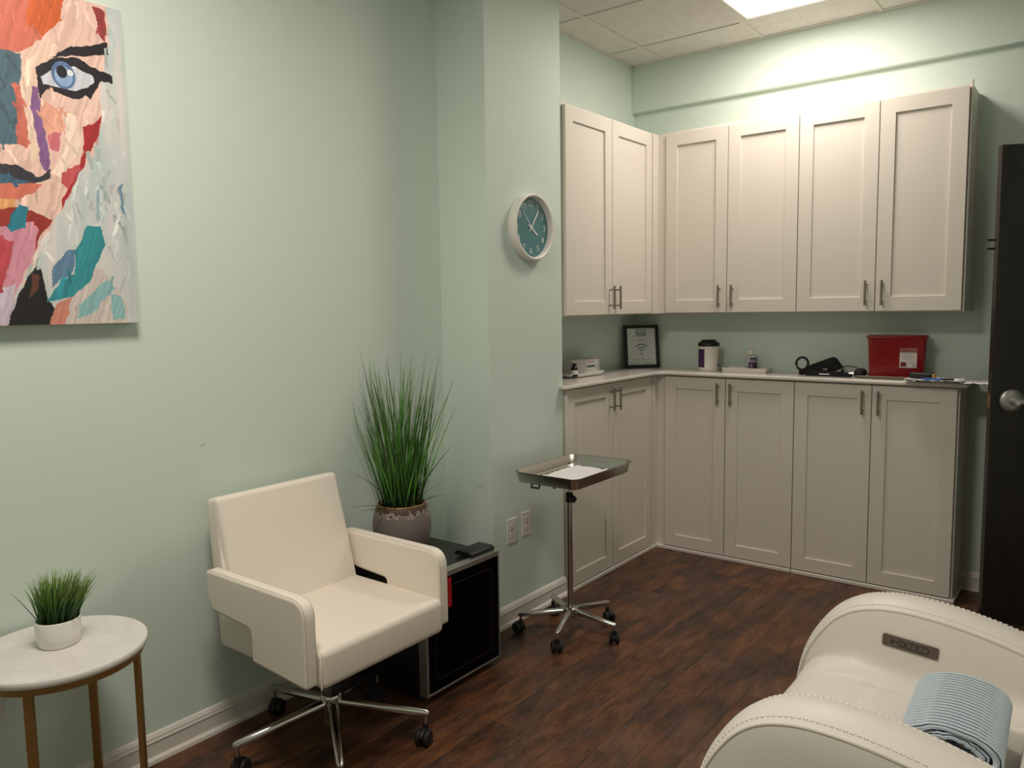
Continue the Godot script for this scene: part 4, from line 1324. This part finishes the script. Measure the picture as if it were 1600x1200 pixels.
	for q in [[-0.002, 0.04], [0.066, 0.032]]:
		var g := part("gauge", lathe([[0.0, 0.0], [0.022, 0.0], [0.024, 0.006], [0.021, 0.012], [0.0, 0.0125]], 24, [1, 3]), M.black, k, Vector3(q[0], q[1] - 0.008, 0.03), Vector3(20, 0, 0))
		part("bezel", lathe([[0.0135, 0.0122], [0.0195, 0.0128], [0.0195, 0.0134], [0.0135, 0.0134]], 24), M.steel, g)
	var bulb := []
	for i in 13:
		var a := PI * i / 12
		bulb.append([sin(a) * 0.0235 + 0.0003, -cos(a) * 0.033])
	part("bulb", lathe(bulb, 24, [], Basis(Vector3.FORWARD, deg_to_rad(78)) ), M.rubber, k, Vector3(0.172, 0.0245, 0.03), Vector3(0, 25, 0))
	part("valve", tube([Vector3(0.118, 0.02, 0.045), Vector3(0.145, 0.022, 0.04)], [0.005, 0.007], 12), M.chrome, k)
	part("air_hose", tube(curve([Vector3(0.04, 0.045, 0.02), Vector3(0.08, 0.052, 0.01), Vector3(0.12, 0.054, 0.0), Vector3(0.15, 0.048, 0.01), Vector3(0.162, 0.038, 0.025)], 6), 0.0024, 8), M.black, k)

	# sharps container on a steel tray
	var st2 := thing("steel_tray", "low steel tray under the red sharps container", "tray", Vector3(-0.893, CT, -4.36), 0)
	var Q := []
	for q in [[0.29, 0.17, 0.02, 0.0], [0.31, 0.19, 0.028, 0.01], [0.325, 0.2, 0.03, 0.0125], [0.325, 0.2, 0.03, 0.0135], [0.308, 0.187, 0.027, 0.0115], [0.288, 0.168, 0.02, 0.0025]]:
		Q.append(rrect(q[0], q[1], q[2], q[3], 5))
	part("tray_body", loft(Q, true, true, [3]), M.steel, st2)
	var c := thing("sharps_container", "red sharps container with a white label on the steel tray", "container", Vector3(-0.868, CT + 0.003, -4.36), 8)
	var rp := mat(Color(0.66, 0.06, 0.1, 0.55), 0.3)
	rp.transparency = BaseMaterial3D.TRANSPARENCY_ALPHA
	part("bin", loft([rrect(0.245, 0.118, 0.012, 0.0, 4), rrect(0.25, 0.122, 0.014, 0.004, 4), rrect(0.268, 0.14, 0.016, 0.2, 4), rrect(0.284, 0.156, 0.018, 0.203, 4), rrect(0.286, 0.158, 0.018, 0.214, 4), rrect(0.276, 0.148, 0.016, 0.216, 4), rrect(0.262, 0.136, 0.014, 0.205, 4), rrect(0.242, 0.114, 0.012, 0.006, 4)], true, true, [2, 3]), rp, c)
	part("lid_panel", loft([rrect(0.262, 0.134, 0.014, 0.2, 4), rrect(0.262, 0.134, 0.014, 0.209, 4)], true, true, []), M.red_dark, c)
	rng.seed = 91
	for i in 16:
		var yy := 0.012 + 0.006 * i * 0.9
		var x := rng.randf_range(-0.075, 0.03) + 0.002 * i
		var a := deg_to_rad(rng.randf_range(-24, 26))
		var hl := rng.randf_range(0.03, 0.05)
		var dv := Vector3(cos(a), sin(a), rng.randf_range(-0.3, 0.3)).normalized() * hl
		var cc := Vector3(clampf(x, -0.07, 0.07), yy + absf(dv.y) * 0.5 + 0.006, rng.randf_range(0.018, 0.036))
		part("used_syringe", tube([cc - dv, cc + dv * 0.6, cc + dv * 0.62, cc + dv], [0.006, 0.006, 0.002, 0.0015], 8), mat(c8(190, 184, 180), 0.5), c)
	var lb := part("label", span(Vector3(-0.039, -0.05, 0), Vector3(0.039, 0.05, 0.0015), 0.0003), mat(c8(216, 208, 204), 0.6), c, Vector3(0.055, 0.105, 0.0665), Vector3(-2.6, 0, 0))
	part("label_print", boxes([[Vector3(-0.033, 0.036, 0.001), Vector3(0.0, 0.041, 0.0018)], [Vector3(-0.033, 0.026, 0.001), Vector3(0.03, 0.029, 0.0018)], [Vector3(-0.033, 0.02, 0.001), Vector3(0.018, 0.022, 0.0018)], [Vector3(-0.028, 0.008, 0.001), Vector3(0.022, 0.0095, 0.0018)], [Vector3(-0.028, 0.002, 0.001), Vector3(0.024, 0.0035, 0.0018)], [Vector3(-0.028, -0.006, 0.001), Vector3(0.014, -0.0045, 0.0018)], [Vector3(0.004, -0.029, 0.001), Vector3(0.032, -0.027, 0.0018)], [Vector3(0.02, -0.042, 0.001), Vector3(0.033, -0.034, 0.0018)]], 0.0002), M.grey_print, lb)
	part("hazard_mark", span(Vector3(-0.034, -0.045, 0.001), Vector3(-0.008, -0.022, 0.0019), 0.0002), M.red_dark, lb)

	# papers at the right end, with a black case and a blue pen on them
	solo("paper_stack", "loose stack of white papers curling at the counter's right end", "papers", sheets(0.235, 0.15, 5, 14), M.paper, Vector3(-0.665, CT + 0.0035, -4.19), Vector3(0, -3, 0))
	solo("paper_sheet", "single white sheet overhanging the counter end by the dark door", "paper", sheets(0.21, 0.215, 1, 15), M.paper, Vector3(-0.525, CT + 0.0002, -4.235), Vector3(0, 1.5, 0))
	var bc := thing("black_case", "small black case with a brass end lying on the papers", "case", Vector3(-0.725, CT + 0.0135, -4.215), -8)
	part("case_body", rbox(Vector3(0.105, 0.03, 0.05), 0.008, Vector3(0, 0.015, 0), 3), M.black, bc)
	part("brass_end", rbox(Vector3(0.012, 0.024, 0.042), 0.004, Vector3(0.056, 0.014, 0), 2), mat(c8(196, 160, 98), 0.4, 0.4), bc)
	var pn := thing("pen", "blue and black pen lying on the papers", "pen", Vector3(-0.655, CT + 0.0175, -4.168), 12)
	part("barrel", tube([Vector3(-0.06, 0, 0), Vector3(0.02, 0, 0)], 0.0055, 12), M.blue, pn)
	part("cap", tube([Vector3(0.02, 0, 0), Vector3(0.075, 0, 0)], 0.006, 12), M.black, pn)

func clear(alpha: float) -> StandardMaterial3D:
	var m := mat(Color(1, 1, 1, alpha), 0.04)
	m.transparency = BaseMaterial3D.TRANSPARENCY_ALPHA
	return m

func curve(pts: Array, n: int) -> Array:
	var c := Curve3D.new()
	for i in pts.size():
		var a: Vector3 = pts[maxi(i - 1, 0)]
		var b: Vector3 = pts[mini(i + 1, pts.size() - 1)]
		c.add_point(pts[i], -(b - a) / 6, (b - a) / 6)
	var out := []
	for i in pts.size() - 1:
		for j in n:
			out.append(c.sample(i, float(j) / n))
	out.append(pts[-1])
	return out

func bent_label(r: float, a0: float, a1: float, y0: float, y1: float) -> ArrayMesh:
	var poly := PackedVector2Array()
	for i in 9:
		var a := lerpf(a0, a1, i / 8.0)
		poly.append(Vector2(cos(a), sin(a)) * r)
	for i in 9:
		var a := lerpf(a1, a0, i / 8.0)
		poly.append(Vector2(cos(a), sin(a)) * (r - 0.002))
	var st := new_st()
	add_slab(st, poly, y0, y1, 0.0002, 1)
	st.generate_normals()
	var am := st.commit()
	var s2 := new_st()
	s2.append_from(am, 0, Transform3D(Basis(Vector3.RIGHT, -PI / 2), Vector3.ZERO))
	return s2.commit()

func sheets(w: float, d: float, count: int, sd: int) -> ArrayMesh:
	var st := new_st()
	for i in count:
		var m := crumple(w - 0.002 * i, d, Vector3(0.004 * ((i * 7) % 3 - 1), 0.0012 + i * 0.0018, 0.004 * ((i * 5) % 3 - 1)), sd + i, 0.007)
		st.append_from(m, 0, Transform3D(Basis(Vector3.UP, 0.03 * ((i * 3) % 4 - 1.5)), Vector3.ZERO))
	return st.commit()

# ------------------------------------------------------------------ recliner
func dashes(st: SurfaceTool, pts: Array, step: float, l: float, r: float) -> void:
	var c := Curve3D.new()
	for p in pts:
		c.add_point(p)
	var tot := c.get_baked_length()
	var s := 0.0
	while s + l < tot:
		add_tube(st, [c.sample_baked(s), c.sample_baked(s + l)], r, 5)
		s += step

func build_recliner() -> void:
	var o := thing("recliner", "white leather power recliner with curved stitched arms in the foreground", "recliner", Vector3(-0.25, 0, -1.99))
	var sh := Vector2(0.25, 0)
	var top := [Vector2(-0.722, 0.24), Vector2(-0.719, 0.32), Vector2(-0.705, 0.405), Vector2(-0.674, 0.484), Vector2(-0.62, 0.562), Vector2(-0.56, 0.608), Vector2(-0.49, 0.631), Vector2(-0.42, 0.637), Vector2(-0.33, 0.632), Vector2(-0.232, 0.616), Vector2(-0.145, 0.594), Vector2(0.0, 0.55), Vector2(0.13, 0.50)]
	var sm := []
	var c3 := []
	for p in top:
		c3.append(Vector3(p.x, p.y, 0))
	for p in curve(c3, 4):
		sm.append(Vector2(p.x, p.y) + sh)
	var outline := PackedVector2Array([Vector2(0.40, 0.06), Vector2(-0.45, 0.06), Vector2(-0.472, 0.12)])
	for p in sm:
		outline.append(p)
	outline.append(Vector2(0.40, 0.42))
	for s in [-1, 1]:
		var z0 := 0.30 if s > 0 else -0.45
		var z1 := z0 + 0.15
		var a := part("arm", crowned(outline, z0, z1, 0.02, 0.008), M.leather2, o)
		for e in [0, 1]:
			var z := z0 + 0.002 if e == 0 else z1 - 0.002
			var pl := []
			var s1 := []
			for i in sm.size():
				var p: Vector2 = sm[i]
				var t: Vector2 = (sm[mini(i + 1, sm.size() - 1)] - sm[maxi(i - 1, 0)]).normalized()
				var n := Vector2(-t.y, t.x)
				pl.append(Vector3(p.x - n.x * 0.021, p.y - n.y * 0.021, z))
				var zi := z + (0.017 if e == 0 else -0.017)
				s1.append(Vector3(p.x - n.x * 0.0102, p.y - n.y * 0.0102, zi))
			part("piping", tube(pl, 0.0036, 8), M.piping, a)
			var st := new_st()
			dashes(st, s1, 0.013, 0.0085, 0.0025)
			st.generate_normals()
			part("stitching", st.commit(), M.thread, a)
	# control strip on the inner face of the far arm
	var cp := part("control_panel", slab(round_poly([Vector2(-0.07, -0.017), Vector2(0.07, -0.017), Vector2(0.07, 0.017), Vector2(-0.07, 0.017)], 0.006), 0.0, 0.004, 0.0012, 2), mat(c8(98, 86, 78), 0.4, 0.3), o, Vector3(-0.147, 0.532, -0.2915), Vector3(0, 0, -4.5))
	for q in [[-0.02, 0.0], [0.004, 0.006], [0.032, 0.006]]:
		var ring := []
		for i in 24:
			var an := TAU * i / 24
			ring.append(Vector3(q[0] + cos(an) * 0.0085 + (q[1] if cos(an) > 0 else -q[1]), sin(an) * 0.0085, 0.0042))
		part("button_ring", tube(ring, 0.001, 6, true), M.black, cp)
		part("button_mark", span(Vector3(q[0] - 0.0006, -0.005, 0.0038), Vector3(q[0] + 0.0006, 0.005, 0.0046), 0.0001), M.black, cp)
	part("usb_port", boxes([[Vector3(-0.048, -0.006, 0.0036), Vector3(-0.044, 0.006, 0.0046)], [Vector3(-0.042, -0.004, 0.0036), Vector3(-0.04, 0.006, 0.0046)], [Vector3(-0.035, -0.003, 0.0036), Vector3(-0.033, 0.003, 0.0046)]], 0.0002), M.black, cp)
	# seat: one sewn cushion that rolls over the front edge, with raised side rolls and seams
	var pr := []
	for p in curve([Vector3(0.16, 0.44, 0), Vector3(-0.05, 0.445, 0), Vector3(-0.2, 0.452, 0), Vector3(-0.32, 0.452, 0), Vector3(-0.385, 0.438, 0), Vector3(-0.418, 0.40, 0), Vector3(-0.43, 0.33, 0), Vector3(-0.428, 0.22, 0), Vector3(-0.425, 0.1, 0)], 10):
		pr.append(p)
	var N := 80
	var zs := []
	for j in N + 1:
		zs.append(lerpf(-0.299, 0.299, float(j) / N))
	var grid := []
	for i in pr.size():
		var t: Vector3 = (pr[mini(i + 1, pr.size() - 1)] - pr[maxi(i - 1, 0)]).normalized()
		var n := Vector3(t.y, -t.x, 0)
		if n.y < -0.1:
			n = -n
		var row := []
		for z in zs:
			var az := absf(z)
			var h := 0.0
			if az > 0.165:
				h = 0.034 * pow(sin(clampf((az - 0.165) / 0.145, 0, 1) * PI * 0.82), 0.8)
			else:
				h = 0.010 * (1 - pow(az / 0.165, 2))
			h *= clampf((pr[i].x + 0.40) / 0.12, 0.12, 1.0)
			h -= 0.009 * exp(-pow((az - 0.165) / 0.006, 2))
			if az < 0.165:
				h -= 0.009 * exp(-pow((pr[i].x + 0.22) / 0.006, 2))
			row.append(pr[i] + n * h + Vector3(0, 0, z))
		grid.append(row)
	var st := new_st()
	st.set_smooth_group(0)
	for i in grid.size() - 1:
		for j in N:
			vq(st, grid[i][j], grid[i + 1][j], grid[i + 1][j + 1], grid[i][j + 1])
	st.generate_normals()
	part("seat_cushion", st.commit(), M.leather2, o)
	part("seat_base", span(Vector3(-0.40, 0.05, -0.298), Vector3(0.38, 0.40, 0.298), 0.01, 2), M.leather2, o)
	# backrest
	var bk := round_poly([Vector2(0.13, 0.42), Vector2(0.165, 0.66), Vector2(0.33, 1.03), Vector2(0.47, 1.02), Vector2(0.46, 0.7), Vector2(0.40, 0.30), Vector2(0.2, 0.30)], [0.05, 0.2, 0.06, 0.05, 0.1, 0.02, 0.02], 6)
	part("backrest", slab(bk, -0.296, 0.296, 0.035, 4, 0.004), M.leather2, o)
	# rolled ribbed blanket lying against the back
	var len := 0.29
	var R := thing("rolled_blanket", "pale blue ribbed blanket rolled up on the recliner seat", "blanket", Vector3(-0.228, 0.462, -1.915), 2)
	part("rolled_cloth", roll_mesh(len, false), M.towel, R)
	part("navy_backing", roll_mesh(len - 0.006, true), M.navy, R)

# an xy outline from z0 to z1 whose rim is crowned: c lower at both edges than in the middle
func crowned(outline: PackedVector2Array, z0: float, z1: float, c: float, bulge: float) -> ArrayMesh:
	var poly := ccw(outline.duplicate())
	var st := new_st()
	st.set_smooth_group(0)
	var K := 12
	var rings := []
	for i in K + 1:
		var u := 2.0 * i / K - 1.0
		var r := PackedVector3Array()
		for p in inset(poly, c * pow(absf(u), 2.2)):
			r.append(Vector3(p.x, p.y, lerpf(z0, z1, float(i) / K)))
		rings.append(r)
	add_loft(st, rings, false, false)
	for side in 2:
		var ring: PackedVector3Array = rings[0] if side == 0 else rings[K]
		var s := -1.0 if side == 0 else 1.0
		var m := Vector3.ZERO
		for p in ring:
			m += p
		m /= ring.size()
		st.set_smooth_group(5 + side)
		var prev := ring
		for w in range(1, 9):
			var t := 1.0 - w / 8.0
			var cur := PackedVector3Array()
			for p in ring:
				cur.append(m + (p - m) * t + Vector3(0, 0, s * bulge * (1 - t * t * t * t)))
			for j in ring.size():
				var j2 := (j + 1) % ring.size()
				if side == 1:
					vq(st, prev[j], cur[j], cur[j2], prev[j2])
				else:
					vq(st, prev[j], prev[j2], cur[j2], cur[j])
			prev = cur
	st.generate_normals()
	return st.commit()

# a long cloth wound up round z, ribbed across its length
func roll_mesh(len: float, backing: bool) -> ArrayMesh:
	var st := new_st()
	st.set_smooth_group(0)
	var turns := 2.4
	var ns := 150
	var nz := 20 if backing else 20 * 16
	var ribs := 20.0
	var n := FastNoiseLite.new()
	n.seed = 4
	n.frequency = 1.6
	var pt := func(i: int, j: int, lay: float) -> Vector3:
		var t := float(i) / ns
		var a := 2.2 + t * TAU * turns
		var base := 0.034 + (0.088 - 0.034) * t + 0.010 * (1 - t) * n.get_noise_2d(cos(a) * 2, t * 4)
		var zz := (float(j) / nz - 0.5)
		# pile ribs stand on the backing, which shows between them
		var d := absf(fposmod(zz * ribs, 1.0) - 0.5) * 2.0
		var rib := -0.012 if d > 0.6 else 0.0036 * sqrt(1.0 - pow(d / 0.64, 2)) - 0.0065
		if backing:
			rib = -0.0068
		var r := base + (rib + 0.008) * lay - 0.011 * (1 - lay)
		var lip := 0.006 * n.get_noise_2d(t * 9.0, 3.0 if zz > 0 else 8.0)
		return Vector3(cos(a) * r * 1.22, 0.068 + sin(a) * r * 0.72, zz * len + lip * absf(zz) * 2)
	for lay in [1.0, 0.0]:
		var G := []
		for i in ns + 1:
			var row := []
			for j in nz + 1:
				row.append(pt.call(i, j, lay))
			G.append(row)
		for i in ns:
			# inner turns are only seen near the ends
			for j in nz:
				if i < ns * 0.66 and j > nz * 0.3 and j < nz * 0.7:
					continue
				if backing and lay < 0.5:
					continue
				if lay > 0.5:
					vq(st, G[i][j], G[i][j + 1], G[i + 1][j + 1], G[i + 1][j])
				else:
					vq(st, G[i + 1][j], G[i + 1][j + 1], G[i][j + 1], G[i][j])
	# close the two ends and the free edge of the cloth
	st.set_smooth_group(1)
	for i in ns:
		vq(st, pt.call(i, nz, 1.0), pt.call(i, nz, 0.0), pt.call(i + 1, nz, 0.0), pt.call(i + 1, nz, 1.0))
		vq(st, pt.call(i, 0, 0.0), pt.call(i, 0, 1.0), pt.call(i + 1, 0, 1.0), pt.call(i + 1, 0, 0.0))
	st.set_smooth_group(2)
	for j in nz:
		vq(st, pt.call(ns, j, 1.0), pt.call(ns, j, 0.0), pt.call(ns, j + 1, 0.0), pt.call(ns, j + 1, 1.0))
	st.generate_normals()
	return st.commit()

# ------------------------------------------------------------------
func _ready() -> void:
	setup_view()
	make_materials()
	build_room()
	ceiling_light(-1.62, -1.01, -4.14, -3.53, 1.9, "glowing white ceiling panel above the cabinets")
	ceiling_light(-1.62, -1.01, -1.09, -0.48, 3.75, "white ceiling panel near the camera side of the room")
	build_cabinets()
	build_door()
	build_wall_things()
	build_recliner()
	build_chair()
	build_fridge()
	build_side_table()
	build_tray_stand()
	build_counter_things()
